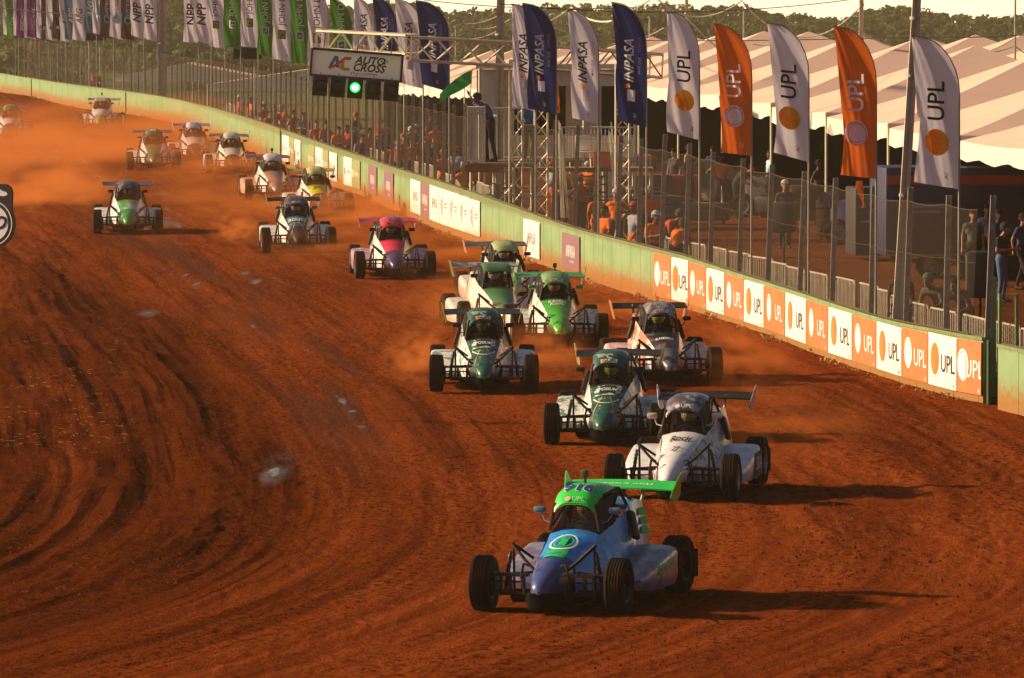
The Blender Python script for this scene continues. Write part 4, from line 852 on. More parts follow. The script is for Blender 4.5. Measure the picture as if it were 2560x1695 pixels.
def flag(xl,xr,yt,yb,col,kind,label,group='feather flags along the fence'):
    s=s_of_px(xr); p,h,t,n=WN(s); k=F/p.y; base=p-n*.08+Vector((0,0,h-.05))
    zb=P(xr,yb,p.y).z-base.z
    H=(yb-yt)/k if yt is not None else 2.75; Wd=max(.45,(xr-xl)/k)
    r=thing('feather_flag',label,'flag',base,random.uniform(-.06,.06),group)
    ph=random.uniform(0,6.28); am=random.uniform(.04,.10); a2=random.uniform(.004,.014); f2_=random.uniform(14,22); lo=random.uniform(.70,.82) if Wd>.7 else .95; slant=random.uniform(.02,.09)*H
    def S(u,v):
        xr_=0 if v<.62 else -Wd*(1-math.sqrt(max(0,1-((v-.62)/.38)**2)))*.93
        xl_=-Wd*(lo+(1-lo)*(v**1.5)) if v>.45 else -Wd*(lo+(1-lo)*.30+.05*math.sin(v*7+ph))
        x=xl_+(xr_-xl_)*u if xr_>xl_ else xl_+.004*u
        y=-.02+am*math.sin(v*8+ph+u*2.5)*(1-u)+a2*math.sin((u*1.6+v)*f2_+ph)*(1-u)**.5+.04*math.sin(u*7+v*4+ph)*(1-u*.3)
        return x,y,zb+v*H+(1-u)*slant*(1-v)
    def fn(x,z,off=-.022):       # x from the centre line, z height from flag bottom
        v=max(0,min(1,z/H)); a=S(0,v)[0]; b=S(1,v)[0]; xx=-Wd*.46+x; u=max(0,min(1,(xx-a)/max(.01,b-a))); q=S(u,v); return Vector((q[0],q[1]+off,q[2]))
    mb=MB(); mb.loft([[Vector(S(i/18,j/64)) for i in range(19)] for j in range(65)]); obj('cloth',mb,col,r,True,80)
    pts=[(0.012,-.02,-.05),(0.012,-.02,zb),(0.012,-.02,zb+.3*H),(.01,-.02,zb+.62*H)]+[tuple(Vector(S(1,v))+Vector((.012,0,0.01))) for v in (.7,.78,.86,.92,.96,.985,1.)]
    mb=MB(); mb.tube(pts,[.022,.02,.017,.014]+[.011]*7,6); mb.box(Vector(S(1,1))+Vector((-.03,0,.0)),(.07,.03,.05)); obj('pole',mb,POLEM,r)
    dark=col in (FN,FO,FG,FP,FB,FS)
    T=lambda s_,sz,z,x,m,b=.004,shr=0.,g=.07,sp=1.: (lambda mb: (put(mb,textgeo(s_,sz,b,shr,g,'LEFT',sp),fn,0,(x,z),PI/2),obj('lettering',mb,m,r,False)))(MB())
    def D(sz,z,x,m,r0=0.,ex=1,off=-.022):
        mb=MB(); put(mb,disc(sz,30,3 if r0==0 else 1,ex=ex,r0=r0),lambda a,b:fn(a,b,off),0,(x,z)); obj('printed_disc',mb,m,r,False)
    def R(w_,h_,z,x,m,off=-.022,rot=0):
        mb=MB(); put(mb,rectgeo(w_,h_,0,0,4,4),lambda a,b:fn(a,b,off),0,(x,z),rot); obj('printed_mark',mb,m,r,False)
    if kind=='upl':
        D(.235,.29*H,0,iB if not dark else iW,ex=.9)
        if dark: D(.19,.295*H,.0,FO,.180,off=-.028); D(.21,.28*H,.02,FO,.200,.8,off=-.030)
        T('UPL',.42,.43*H,0.,iW if dark else iK,.010,0,.05)
        T('AC',.09,.05*H,.17,iW if dark else iK,.01,.3); 
    elif kind=='inp':
        T('INPASA',.30,.34*H,-.02,iW if dark else iK,.016,.28,.06); T('MAIS QUE',.085,.42*H,.2,iW if dark else iK,.004); T('ENERGIA',.085,.60*H,.2,iO,.004)
        R(.17,.26,.235*H,.02,iW if dark else fprint('pale',(.5,.46,.55))); D(.055,.31*H,-.06,iO,off=-.030); T('AC',.08,.05*H,.1,iW if dark else iK,.01,.3)
    elif kind=='jd':
        T('JOHN DEERE',.30,.46*H,0,iW if dark else iK,.004,0,.08)
        R(.26,.32,.34*H,0,iG if not dark else iW); R(.17,.22,.34*H,0,iY if not dark else FG,off=-.030); 
        mb=MB(); put(mb,polygeo([(-.06,-.02),(-.02,.0),(.0,.08),(.02,.02),(.08,.03),(.04,-.02),(.06,-.08),(.0,-.03),(-.05,-.07)]),lambda a,b:fn(a,b,-.036),0,(0,.34*H)); obj('printed_deer',mb,iG if not dark else iW,r,False)
        T('AC',.08,.06*H,.17,iK,.01,.3)
    elif kind=='npp': T('NPP',.52,.27*H,0,iK,.022,0,.1)
    elif kind=='afg': T('AFG',.40,.30*H,0,iW if dark else FS,.02,.2,.1)
    elif kind=='pet':
        T('PETRONAS',.20,.46*H,0,iW if dark else iK,.012,0,.1); D(.2,.33*H,0,iC,ex=.8); D(.09,.32*H,0,FB if dark else iW,off=-.030); mb=MB(); put(mb,polygeo([(-.15,0),(0,.34),(.15,0)]),lambda a,b:fn(a,b,-.026),0,(0,.36*H)); obj('printed_mark',mb,iC,r,False)
    elif kind=='spd': T('SPEEDMAX',.24,.14*H,0,iW if dark else FP,.02,.2,.1)
    elif kind=='blk': T('P',.34,.2*H,0,iW if dark else iK,.02); 
    elif kind=='fox': T('Fox',.3,.25*H,0,iW if dark else iG,.006)
    return r
FL=[(0,36,None,96,FW,'fox','white flag with green word, at the left frame edge'),(8,44,None,97,FG,'fox','slim green flag at the far left, second along the row'),
(30,58,None,98,FW,'spd','white flag with purple word between green and purple flags'),(38,68,None,97,FP,'spd','purple lettered flag, left one of the two purple flags'),(58,90,None,99,FW,'spd','white flag between the two purple flags'),(64,96,None,98,FP,'spd','purple lettered flag, right one of the two purple flags'),
(88,118,None,101,FW,'blk','white flag just left of the two black flags'),(100,124,None,104,FB,'blk','narrow black flag, left one of the two plain black flags'),(112,142,None,104,FW,'blk','white flag between the two plain black flags'),(128,162,None,106,FB,'blk','wide black flag left of the slate lettered flags'),
(140,180,None,108,FW,'afg','white flag with slate letters behind the left slate flag'),(154,198,None,104,FS,'afg','left one of two slate blue lettered flags'),(178,212,None,104,FW,'afg','white flag between the two slate blue flags'),(208,238,None,88,FS,'afg','right one of two slate blue flags, above a black speaker box'),
(228,256,None,90,FW,'pet','white flag between slate and black flags, with a drop emblem'),(246,281,None,97,FB,'pet','black flag with blue drop emblem above the black speaker box'),(271,304,None,100,FW,'pet','white flag between the two black drop emblem flags'),(299,332,None,102,FB,'pet','black flag with blue drop emblem beside the white black lettered pair'),
(322,356,None,100,FW,'npp','white flag with heavy black letters, first of two left of the concrete pole'),(350,390,None,104,FW,'npp','white flag with heavy black letters, nearest the left of the concrete pole'),(455,492,None,108,FW,'npp','white flag with heavy black letters, first one right of the concrete pole'),(474,524,None,112,FW,'npp','white flag with heavy black letters beside the first yellow emblem flag'),
(510,558,None,122,FW,'jd','white flag with emblem, farthest one of the deer emblem flags'),(554,597,None,126,FG,'jd','green deer emblem flag, farthest of the green ones'),(597,640,None,120,FW,'jd','white deer emblem flag above the dark speaker box'),(637,678,None,146,FG,'jd','green deer emblem flag right behind the dark speaker box'),
(675,722,None,155,FW,'jd','white deer emblem flag just right of the speaker box'),(720,765,None,160,FG,'jd','green deer emblem flag with a fold, left of the banner gantry'),(757,814,None,168,FW,'jd','white deer emblem flag hanging beside the gantry banner'),(818,873,-2,175,FG,'jd','green deer emblem flag partly behind the gantry truss'),
(878,930,-4,180,FW,'inp','white flag behind the gantry truss, leftmost with orange tagline'),(924,986,-6,200,FN,'inp','navy flag behind the middle of the gantry truss'),(980,1050,0,222,FW,'inp','white flag hanging just right of the gantry banner'),(1032,1115,3,230,FN,'inp','navy flag behind the gantry truss, left of the flag marshal'),
(1272,1330,12,278,FW,'inp','white flag overlapped by a navy one, right of the flag marshal'),(1298,1382,10,286,FN,'inp','navy flag overlapping a white one, right of the flag marshal'),(1410,1487,28,310,FW,'inp','white flag standing alone between two navy flags'),(1520,1606,8,318,FN,'inp','navy flag beside the first white flag with an orange ball'),
(1658,1738,32,350,FW,'upl','white flag with orange ball, farthest and smallest of its kind'),(1775,1868,62,390,FO,'upl','orange flag with white disc, the farther one of two'),(1907,2010,60,405,FW,'upl','white flag with orange ball between the two orange flags'),(2073,2178,68,447,FO,'upl','orange flag with white disc, the nearer one of two'),(2266,2385,92,473,FW,'upl','white flag with orange ball, largest one nearest the camera')]
for f in FL: flag(*f)
# ------------------------------------------------------------------ POLES, CABLES, STRING LIGHTS
def atrow(px,row,z=0): g=G(px,row); return g
def pole(px,row,wpx,label,top_px=None,H=9.5,name='concrete_pole',m=CONC):
    g=G(px,row); k=F/g.y; wd=wpx/k; lean=0
    if top_px is not None: lean=(top_px-px)/k/((row)/k)
    r=thing(name,label,'utility pole' if name=='concrete_pole' else 'mast',g,0); mb=MB(); n=8
    if name=='concrete_pole':
        secs=[[Vector((sx*wd*.5*(1-.25*q)+lean*q*H,sy*wd*.42*(1-.2*q),q*H-.1)) for sx,sy in ((-1,-1),(-.35,-1),(-.3,-.7),(.3,-.7),(.35,-1),(1,-1),(1,1),(-1,1))] for q in np.linspace(0,1,8)]
        mb.loft(secs,True,0,True); obj('shaft',mb,m,r,False)
        mb=MB(); mb.box((lean*(H-.5),-.15,H-.5),(1.1,.08,.10)); 
        for dx in (-.45,0,.45): mb.lathe([(0,.001),(0,.03),(.04,.045),(.08,.03),(.12,.02),(.12,.001)],(lean*(H-.5)+dx,-.15,H-.45),'z',8)
        obj('cross_arm',mb,STEEL,r)
        mb=MB(); 
        for q in (.35,.6,.72): mb.lathe([(-.03,wd*.5),(-.03,wd*.56),(.03,wd*.56),(.03,wd*.5)],(lean*H*q,0,H*q),'z',10)
        obj('clamp_band',mb,STEEL,r)
    else: mb.tube([(0,0,0),(lean*H,0,H)],[wd/2,wd*.35],8); obj('shaft',mb,m,r); mb=MB(); mb.lathe([(0,.001),(.0,wd),(.05,wd*.6),(.08,.001)],(lean*H,0,H),'z',8); obj('top_cap',mb,m,r)
    return r,g
pole(406,286,20,'tall concrete pole between the black lettered white flags',H=9.5); pole(1243,572,24,'tall concrete pole standing behind the marshal platform',1252,H=9.)
pole(2236,905,26,'leaning concrete pole with loose wires behind the fence near the last flags',2288,H=9.)
pole(2148,530,13,'distant pale pole rising among the tent roofs',2152,H=8.5); pole(1716,430,10,'dark distant pole behind the first white ball flag',1716,H=9)
for px,row,hh,lab in ((1624,395,6.6,'thin mast behind the tents above the last navy flag'),(1859,430,6.6,'thin mast behind the tents left of the middle white flag'),(2536,520,6.4,'thin mast above the tents at the right frame edge'),(1140,330,6.5,'thin mast holding string lights left of the concrete pole'),(1428,350,6.6,'thin mast holding string lights above the lone white flag')):
    pole(px,row,7,lab,None,hh,'thin_mast',STEEL)
CORD=mat('pale_cord',(.62,.55,.40),.7); WIRE=mat('black_wire',(.02,.02,.02),.6)
def cord(a,b,sag,Ya,Yb,label,name='light_string',r_=.022,m=CORD,bead=True,grp='string lights between the masts'):
    A=P(a[0],a[1],Ya);B=P(b[0],b[1],Yb); n=34; L_=(B-A).length; pts=[]
    for i in range(n+1):
        q=i/n; v=A.lerp(B,q); v.z-=4*sag*q*(1-q); pts.append(v)
    mb=MB()
    if bead:
        N_=int(min(160,max(20,L_/.22))); rr=[];pp=[]
        for i in range(N_*2+1):
            q=i/(N_*2); v=A.lerp(B,q); v.z-=4*sag*q*(1-q); pp.append(v); rr.append(r_*(1.5 if i%2 else .7))
        mb.tube(pp,rr,5)
    else: mb.tube(pts,r_,4)
    o=obj(name,mb,m); tag(o,label,'string lights' if bead else 'cable',grp)
cs=[((1624,-20),(1717,40),.1),((1717,40),(1857,0),.2),((1857,5),(2148,20),1.0),((1717,45),(1860,170),.1),((2152,78),(2290,125),.15),((2290,120),(2120,185),.1),((2140,180),(2010,190),.15),((2536,95),(2370,140),.2),((2536,115),(2450,135),.05),((2370,140),(2620,165),.25),((2536,115),(2640,160),.1),((2380,140),(2600,195),.1),
((1103,46),(1245,40),.25),((1103,62),(1140,50),.02),((1140,50),(1275,48),.35),((1175,98),(1275,55),.15),((1368,55),(1428,18),.05),((1428,18),(1530,52),.2),((1368,57),(1412,78),.05),((1380,85),(1415,105),.03),((1000,28),(1103,46),.1),((1528,40),(1624,0),.1),((880,25),(1000,28),.2),((1660,70),(1530,110),.12),((1985,100),(1880,110),.1)]
zone=lambda a:0 if a[0]>2000 else (1 if a[0]<1500 else 2)
rank={i:sorted([j for j in range(len(cs)) if zone(cs[j][0])==zone(cs[i][0])],key=lambda j:(cs[j][0][0],j)).index(i) for i in range(len(cs))}
for i,(a,b,s_) in enumerate(cs):
    side=('above the right hand tents','near the concrete pole','above the middle tents')[0 if a[0]>2000 else (1 if a[0]<1500 else 2)]
    cord(a,b,s_,215 if a[0]<1500 else 185,215 if b[0]<1500 else 185,'pale beaded light string %s, %s from the left there'%(side,ORD[rank[i]]),grp='string lights '+side)
cord((-60,12),(406,47),.12,300,G(406,286).y,'black wire crossing the far left flags','overhead_cable',.02,WIRE,False,None); cord((406,47),(1252,90),.25,G(406,286).y,G(1243,572).y,'black overhead wire crossing the emblem flags and gantry','overhead_cable',.014,WIRE,False,None)
cord((1252,90),(2285,92),.10,G(1243,572).y,G(2236,905).y,'black overhead wire crossing the ball flags on the right','overhead_cable',.010,WIRE,False,None); cord((2285,92),(2700,75),.05,G(2236,905).y,95,'black overhead wire leaving the frame at top right','overhead_cable',.010,WIRE,False,None)
cord((1060,0),(1700,12),.2,200,190,'upper thin dark wire against the forest','overhead_cable',.014,WIRE,False,None); cord((1252,10),(2148,-4),.3,160,176,'second upper thin dark wire against the forest','overhead_cable',.012,WIRE,False,None)
# ------------------------------------------------------------------ CROWD BARRIERS
def barrier_mesh():
    mb=MB(); W_=2.05
    mb.tube([(-W_/2,0,.0),(-W_/2,0,1.0),(-W_/2+.06,0,1.06),(W_/2-.06,0,1.06),(W_/2,0,1.0),(W_/2,0,.0)],.021,6); mb.tube([(-W_/2,0,.18),(W_/2,0,.18)],.017,5)
    for i in range(13): x=-W_/2+(i+1)*W_/14; mb.tube([(x,0,.18),(x,0,1.05)],.009,4)
    for x in (-W_/2+.1,W_/2-.1): mb.tube([(x,-.25,.02),(x,0,.18),(x,.25,.02)],.016,5)
    return mb.mesh('crowd_barrier',[mat('barrier_galvanised',(.50,.45,.34),.5,.3,dirt=.2)],True)
BMESH=barrier_mesh(); s=s_of_px(2440); i=0
while s>s_of_px(470):
    p,h,t,n=WN(s); px=CX+F*p.x/p.y
    if not (1060<px<1450):
        o=link('crowd_barrier',BMESH); q=p-n*(1.75+.12*math.sin(i)); o.location=(q.x,q.y,gz(q.x,q.y)); o.rotation_euler=(0,0,math.atan2(t.y,t.x)+random.uniform(-.03,.03))
        if px>1450: tag(o,'silver crowd control barrier in the long row behind the near fence','barrier','barriers behind the near fence')
        else: tag(o,'silver crowd control barrier in the row behind the far fence','barrier','barriers behind the far fence')
    s-=2.12; i+=1
for dx,lab in ((2.2,'crowd control barrier behind the green gate frame'),(4.3,'crowd control barrier cut by the right frame edge')):
    p,h,t,n=WN(SLEN-.3); q=p-n*1.8+t*dx; o=link('crowd_barrier',BMESH); o.location=(q.x,q.y,gz(q.x,q.y)); o.rotation_euler=(0,0,math.atan2(t.y,t.x)); tag(o,lab,'barrier')
# ------------------------------------------------------------------ TENTS
PVC=mat('tent_pvc',(.72,.49,.39),.9,trans=0,col2=(.64,.44,.35),ns=.5,soft=.2); PVCB=mat('tent_valance',(.78,.74,.66),.7,trans=.25); TPOST=mat('tent_post',(.42,.40,.28),.5,.3)
SHADEM=mat('shade_sheet',(.012,.011,.014),.9)  # near-black sheet standing in for shade under the tents and in the cabin
dT=Vector((-.106,1,0)).normalized(); eT=Vector((1,.106,0)).normalized()
def tentmesh(S_=10.,ev=3.35,pk=5.15):
    mb=MB(); n=6; c=S_/2; lift=pk-ev
    fs=[]
    # four slightly sagging faces, each a grid from eave to peak
    for (a,b) in (((0,0),(S_,0)),((S_,0),(S_,S_)),((S_,S_),(0,S_)),((0,S_),(0,0))):
        secs=[]
        for j in range(n+1):
            q=j/n; zz=ev+lift*(q**1.12); row=[]
            for i in range(n+1):
                u=i/n; x=a[0]+(b[0]-a[0])*u; y=a[1]+(b[1]-a[1])*u
                row.append(Vector((x+(c-x)*q,y+(c-y)*q,zz-.05*math.sin(PI*u)*(1-q))))
            secs.append(row)
        mb.loft(secs)
    roof=mb.mesh('roof',[PVC],True,12)
    mb=MB()
    for (a,b) in (((0,0),(S_,0)),((S_,0),(S_,S_)),((S_,S_),(0,S_)),((0,S_),(0,0))):
        top=[];bot=[]
        for i in range(21):
            u=i/20; x=a[0]+(b[0]-a[0])*u; y=a[1]+(b[1]-a[1])*u; k=.03*math.sin(i*1.7); w_=Vector((0,0,0)); w_.x,w_.y=((-.02+k,0) if a[0]==b[0] else (0,-.02+k))
            top.append(Vector((x,y,ev-.05*math.sin(PI*u)))); bot.append(Vector((x+w_.x,y+w_.y,ev-.42-.05*math.sin(i*.9)-.05*math.sin(PI*u))))
        mb.loft([top,bot])
    val=mb.mesh('valance',[PVCB],True,60)
    mb=MB(); mb.tube([(0,0,0),(0,0,ev)],.05,8); po=mb.mesh('post',[TPOST],True)
    return roof,val,po
RM,VM,PM_=tentmesh()
def tent(o,label,wall=None,group='white peaked tents in the paddock'):
    r=thing('event_tent',label,'tent',(o.x,o.y,gz(0,o.y)),math.atan2(eT.y,eT.x),group); link('roof',RM,r); link('valance',VM,r)
    for a,b in ((0,0),(10,0),(0,10),(10,10)): q=link('post',PM_,r); q.location=(a,b,0)
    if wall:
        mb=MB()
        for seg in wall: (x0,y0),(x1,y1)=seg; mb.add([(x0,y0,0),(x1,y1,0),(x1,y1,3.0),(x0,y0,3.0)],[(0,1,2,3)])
        obj('shade_backdrop',mb,SHADEM,r,False)  # added dark sheets that paint in the shade beneath the tent roofs
base=Vector((7.1,176,0))+dT*(-63.7)
cnt={}; ORD2=ORD+['thirteenth','fourteenth','fifteenth','sixteenth','seventeenth','eighteenth','nineteenth','twentieth']
for row in range(2):
    for k in range(19):
        o=base+dT*(k*10.04+row*2)+eT*(row*11.5+ (0 if row==0 else .0))
        if o.y<111: continue
        px=CX+F*o.x/o.y; 
        if px>2900 and row>0: continue
        cnt[row]=cnt.get(row,0)+1; nth=ORD2[cnt[row]-1]; where='row beside the fence' if row==0 else 'row behind it'
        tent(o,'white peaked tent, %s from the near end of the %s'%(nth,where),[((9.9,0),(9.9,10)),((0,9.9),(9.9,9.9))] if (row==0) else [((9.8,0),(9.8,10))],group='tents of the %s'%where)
def gable(x0,x1,y0,depth,ze,zp,label):
    g=G((x0+x1)/2,y0); k=F/g.y; W_=(x1-x0)/k; r=thing('marquee',label,'tent',g,0)
    mb=MB(); mb.add([(-W_/2,0,ze),(0,0,zp),(0,depth,zp),(-W_/2,depth,ze)],[(0,1,2,3)]); mb.add([(W_/2,0,ze),(0,0,zp),(0,depth,zp),(W_/2,depth,ze)],[(0,1,2,3)]); obj('roof',mb,PVC,r,False)
    mb=MB(); mb.add([(-W_/2,0,ze),(W_/2,0,ze),(0,0,zp)],[(0,1,2)]); mb.add([(-W_/2,0,ze-.5),(W_/2,0,ze-.5),(W_/2,0,ze),(-W_/2,0,ze)],[(0,1,2,3)]); obj('gable',mb,PVCB,r,False)
    for x in (-W_/2,0,W_/2):
        for y in (0,depth): obj('post',MB().tube([(x,y,0),(x,y,ze if x else zp)],.05,6),TPOST,r)
gable(285,640,262,14,2.7,4.0,'low white marquee roof behind the fence left of the gantry'); gable(520,1010,300,14,2.6,3.7,'long white marquee behind the deer emblem flags'); gable(980,1500,330,14,3.0,4.4,'white marquee roof behind the gantry truss')
# ------------------------------------------------------------------ GANTRY, BANNER, START LIGHTS
TRM=mat('truss_aluminium',(.62,.56,.42),.4,.55)
def truss(A,B,w_,h_,name='truss',par=None,r1=.042,r2=.028,bay=None):
    A=Vector(A);B=Vector(B); d=(B-A); L_=d.length; d.normalize(); up=Vector((0,0,1)) if abs(d.z)<.7 else Vector((0,1,0)); sd_=d.cross(up).normalized(); up=sd_.cross(d)
    n=max(2,round(L_/(bay or h_*1.0))); mb=MB(); cr=[sd_*(a*w_/2)+up*(b*h_/2) for a,b in ((-1,-1),(1,-1),(1,1),(-1,1))]
    for c in cr: mb.tube([A+c,B+c],r1,6)
    for i in range(n+1):
        p=A+d*(L_*i/n)
        for k in range(4):
            if i in (0,n): mb.tube([p+cr[k],p+cr[(k+1)%4]],r2,5)
            if i<n:
                q=A+d*(L_*(i+1)/n); a,b=(k,(k+1)%4) if i%2 else ((k+1)%4,k); mb.tube([p+cr[a],q+cr[b]],r2,4)
    return obj(name,mb,TRM,par)
gr=thing('gantry','aluminium truss gantry reaching over the track and carrying the banner','gantry',(0,0,0))
YG=160.
truss(P(1028,122,YG),P(1330,138,YG),.5,.62,'truss_beam',gr); truss(P(1330,140,YG),P(1640,165,YG+3),.5,.62,'truss_beam',gr); truss(P(806,100,YG+3),P(1030,112,YG+.6),.45,.50,'truss_beam',gr)
for px,rt,rb in ((1353,150,612),(1556,160,640),(1290,150,600)):
    g=G(px,rb); truss((g.x,YG+.0 if False else g.y,g.z),(g.x,g.y,P(px,rt,g.y).z),.34,.34,'truss_tower',gr,.026,.016,.42)
# banner
A=P(783,124,YG+1); B=P(1006,141,YG-.2); k=F/YG; ang=math.atan2(-(141-124),(1006-783)); BW=(1006-783)/k*1.0; BHt=60/k
ban=thing('banner_board','white race series banner hanging from the gantry above the signal lights','banner',(A+B)/2+Vector((0,-.35,0)),0); ban.rotation_euler=(0,-ang,0)
mb=MB(); mb.box((0,0,-BHt/2),(BW,.03,BHt)); obj('board',mb,mat('banner_white',(.84,.84,.82),.5,trans=.4),ban,False)
mb=MB(); 
for a,b in (((-BW/2,0,.03),(BW/2,0,.03)),((-BW/2,0,-BHt-.03),(BW/2,0,-BHt-.03)),((-BW/2-.02,0,.05),(-BW/2-.02,0,-BHt-.05)),((BW/2+.02,0,.05),(BW/2+.02,0,-BHt-.05))): mb.tube([a,b],.035,6)
for x in (-.9,0,.9): mb.tube([(x,0,.03),(x,.3,.45)],.015)
obj('frame',mb,BLACK,ban)
bf=lambda a,b,o=-.019: Vector((a,o,b-BHt/2))
LB,LR,LO=mat('logo_blue',(.08,.16,.42),.5),mat('logo_red',(.70,.12,.04),.5),mat('logo_orange',(.80,.32,.04),.5)
mb=MB(); put(mb,polygeo([(-.74,-.10),(-.60,.20),(-.50,.20),(-.44,-.10),(-.54,-.10),(-.56,.10),(-.66,-.10)]),bf); obj('logo_letter_a',mb,LB,ban,False)
mb=MB(); put(mb,polygeo([(-.76,-.12),(-.54,.0),(-.32,.20),(-.14,.20),(-.16,.12),(-.30,.12),(-.50,-.06),(-.70,-.16)]),lambda a,b:bf(a,b,-.023)); obj('logo_sweep',mb,LR,ban,False)
mb=MB(); put(mb,polygeo([(-.40,.06),(-.44,-.12),(-.36,-.17),(-.18,-.17),(-.16,-.09),(-.32,-.09),(-.33,.10)]),lambda a,b:bf(a,b,-.021)); obj('logo_letter_c',mb,LO,ban,False)
mb=MB(); put(mb,textgeo('AUTO',.28,.03,.28,0,'LEFT'),bf,0,(-.04,.13)); put(mb,textgeo('CROSS',.28,.03,.28,0,'LEFT'),bf,0,(-.10,-.07)); put(mb,textgeo('BRASIL',.09,.004,0,0,'LEFT',1.5),bf,0,(-.14,-.23))
for i in range(4):
    for j in range(3):
        if (i+j)%2==0: put(mb,rectgeo(.04,.035,0,0,1,1,.4),bf,0,(.66+i*.05,.06+j*.045+i*.015))
obj('lettering',mb,BLK,ban,False); mb=MB(); put(mb,rectgeo(.34,.04),bf,0,(.42,-.22)); obj('print_line',mb,mat('pale_green_line',(.4,.5,.25),.5),ban,False)
for x,y in ((-.9,.0),): pass
# lights: five boxes
LBX=[800,845,888,933,978]
for i,px in enumerate(LBX):
    row=192+ (px-800)*.075; c_=P(px,row+22,YG-.2); c_.y-=.1
    on=(i==2); nm=['leftmost','second from left','middle','second from right','rightmost'][i]
    t=thing('signal_light',('lit green signal light under the middle of the banner' if on else 'dark unlit signal box under the banner, %s of five'%nm),'traffic light',c_,0,'row of five start lights'); t.rotation_euler=(0,-ang,0)
    mb=MB(); mb.rbox((0,0,0),(.40,.16,.54),.02); obj('housing',mb,mat('signal_black',(.012,.012,.012),.6),t)
    mb=MB(); mb.lathe([(-.16,.16),(-.08,.165),(-.08,.145),(-.155,.142)],(0,0,0.02),'y',24); obj('hood',mb,_mc['signal_black'],t)
    mb=MB(); mb.lathe([(-.10,.001),(-.098,.07),(-.088,.125),(-.081,.135)],(0,0,.02),'y',24)
    if on:
        obj('lens',mb,mat('lit_green_lens',(.0,.4,.05),.4,emit=(.0,1,.08),es=1.6),t); mb=MB(); mb.lathe([(-.112,.001),(-.112,.075),(-.10,.085)],(0,0,.02),'y',24); obj('lamp_core',mb,mat('lamp_core',(.3,1,.5),.4,emit=(.45,1,.6),es=9),t)
    else: obj('lens',mb,mat('dark_lens',(.01,.02,.012),.3),t)
    mb=MB(); mb.box((0,.0,.29),(.03,.03,.14)); obj('bracket',mb,STEEL,t,False)
    if on:
        pl=bpy.data.lights.new('green_lamp','POINT'); pl.energy=2.5; pl.color=(.08,1,.22); pl.shadow_soft_size=.13; lo=bpy.data.objects.new('green_lamp',pl); C.objects.link(lo); lo.parent=t; lo.location=(0,-.32,.02)
# high loudspeakers
def box_speaker(x0,x1,y0,y1,row,label):
    g=G((x0+x1)/2,row); k=F/g.y; W_=(x1-x0)/k; H_=(y1-y0)/k; zt=P(0,y0,g.y).z-g.z; r=thing('loudspeaker',label,'loudspeaker',g,0)
    mb=MB(); mb.rbox((0,0,zt-H_/2),(W_,.5,H_),.03); obj('cabinet',mb,mat('speaker_black',(.03,.025,.025),.6),r)
    mb=MB(); mb.box((0,-.26,zt-H_/2),(W_*.9,.02,H_*.82)); obj('grille',mb,mat('speaker_grille',(.02,.018,.018),.8,bump=.5,bs=60),r,False)
    mb=MB(); 
    for x in (-W_*.25,W_*.25): mb.tube([(x,0,0),(x,0,zt-H_)],.035,6)
    obj('stand',mb,STEEL,r)
box_speaker(583,655,118,147,358,'wide black loudspeaker box on two poles below the white emblem flag'); box_speaker(210,265,81,101,258,'wide black loudspeaker box high on poles at the far left')
def tower_speaker(x0,x1,y0,y1,row,label):
    g=G((x0+x1)/2,row); k=F/g.y; W_=(x1-x0)/k; H_=(y1-y0)/k; zt=P(0,y0,g.y).z-g.z; r=thing('loudspeaker',label,'loudspeaker',g,-.25)
    mb=MB(); mb.rbox((0,0,zt-H_/2),(W_,W_*.8,H_),.06); obj('cabinet',mb,mat('speaker_black',(.03,.025,.025),.6),r)
    mb=MB(); mb.rbox((-W_*.5,0,zt-H_/2),(.03,W_*.6,H_*.85),.01)
    for z in (.25,.5,.72): mb.lathe([(-.02,.001),(-.02,.05),(.0,.06)],(-W_*.52,0,zt-H_*z),'x',14)
    obj('back_panel',mb,mat('speaker_panel',(.25,.21,.14),.5),r)
    mb=MB(); mb.tube([(0,0,.5),(0,0,zt-H_)],.025,8); 
    for a in (0,2.1,4.2): mb.tube([(0,0,.75),(.45*math.cos(a),.45*math.sin(a),.02)],.018,6)
    obj('tripod',mb,BLACK,r)
tower_speaker(1930,1988,506,582,762,'black loudspeaker on a tripod in front of the seated spectator'); tower_speaker(2418,2482,628,745,905,'large black loudspeaker on a tripod near the gate')
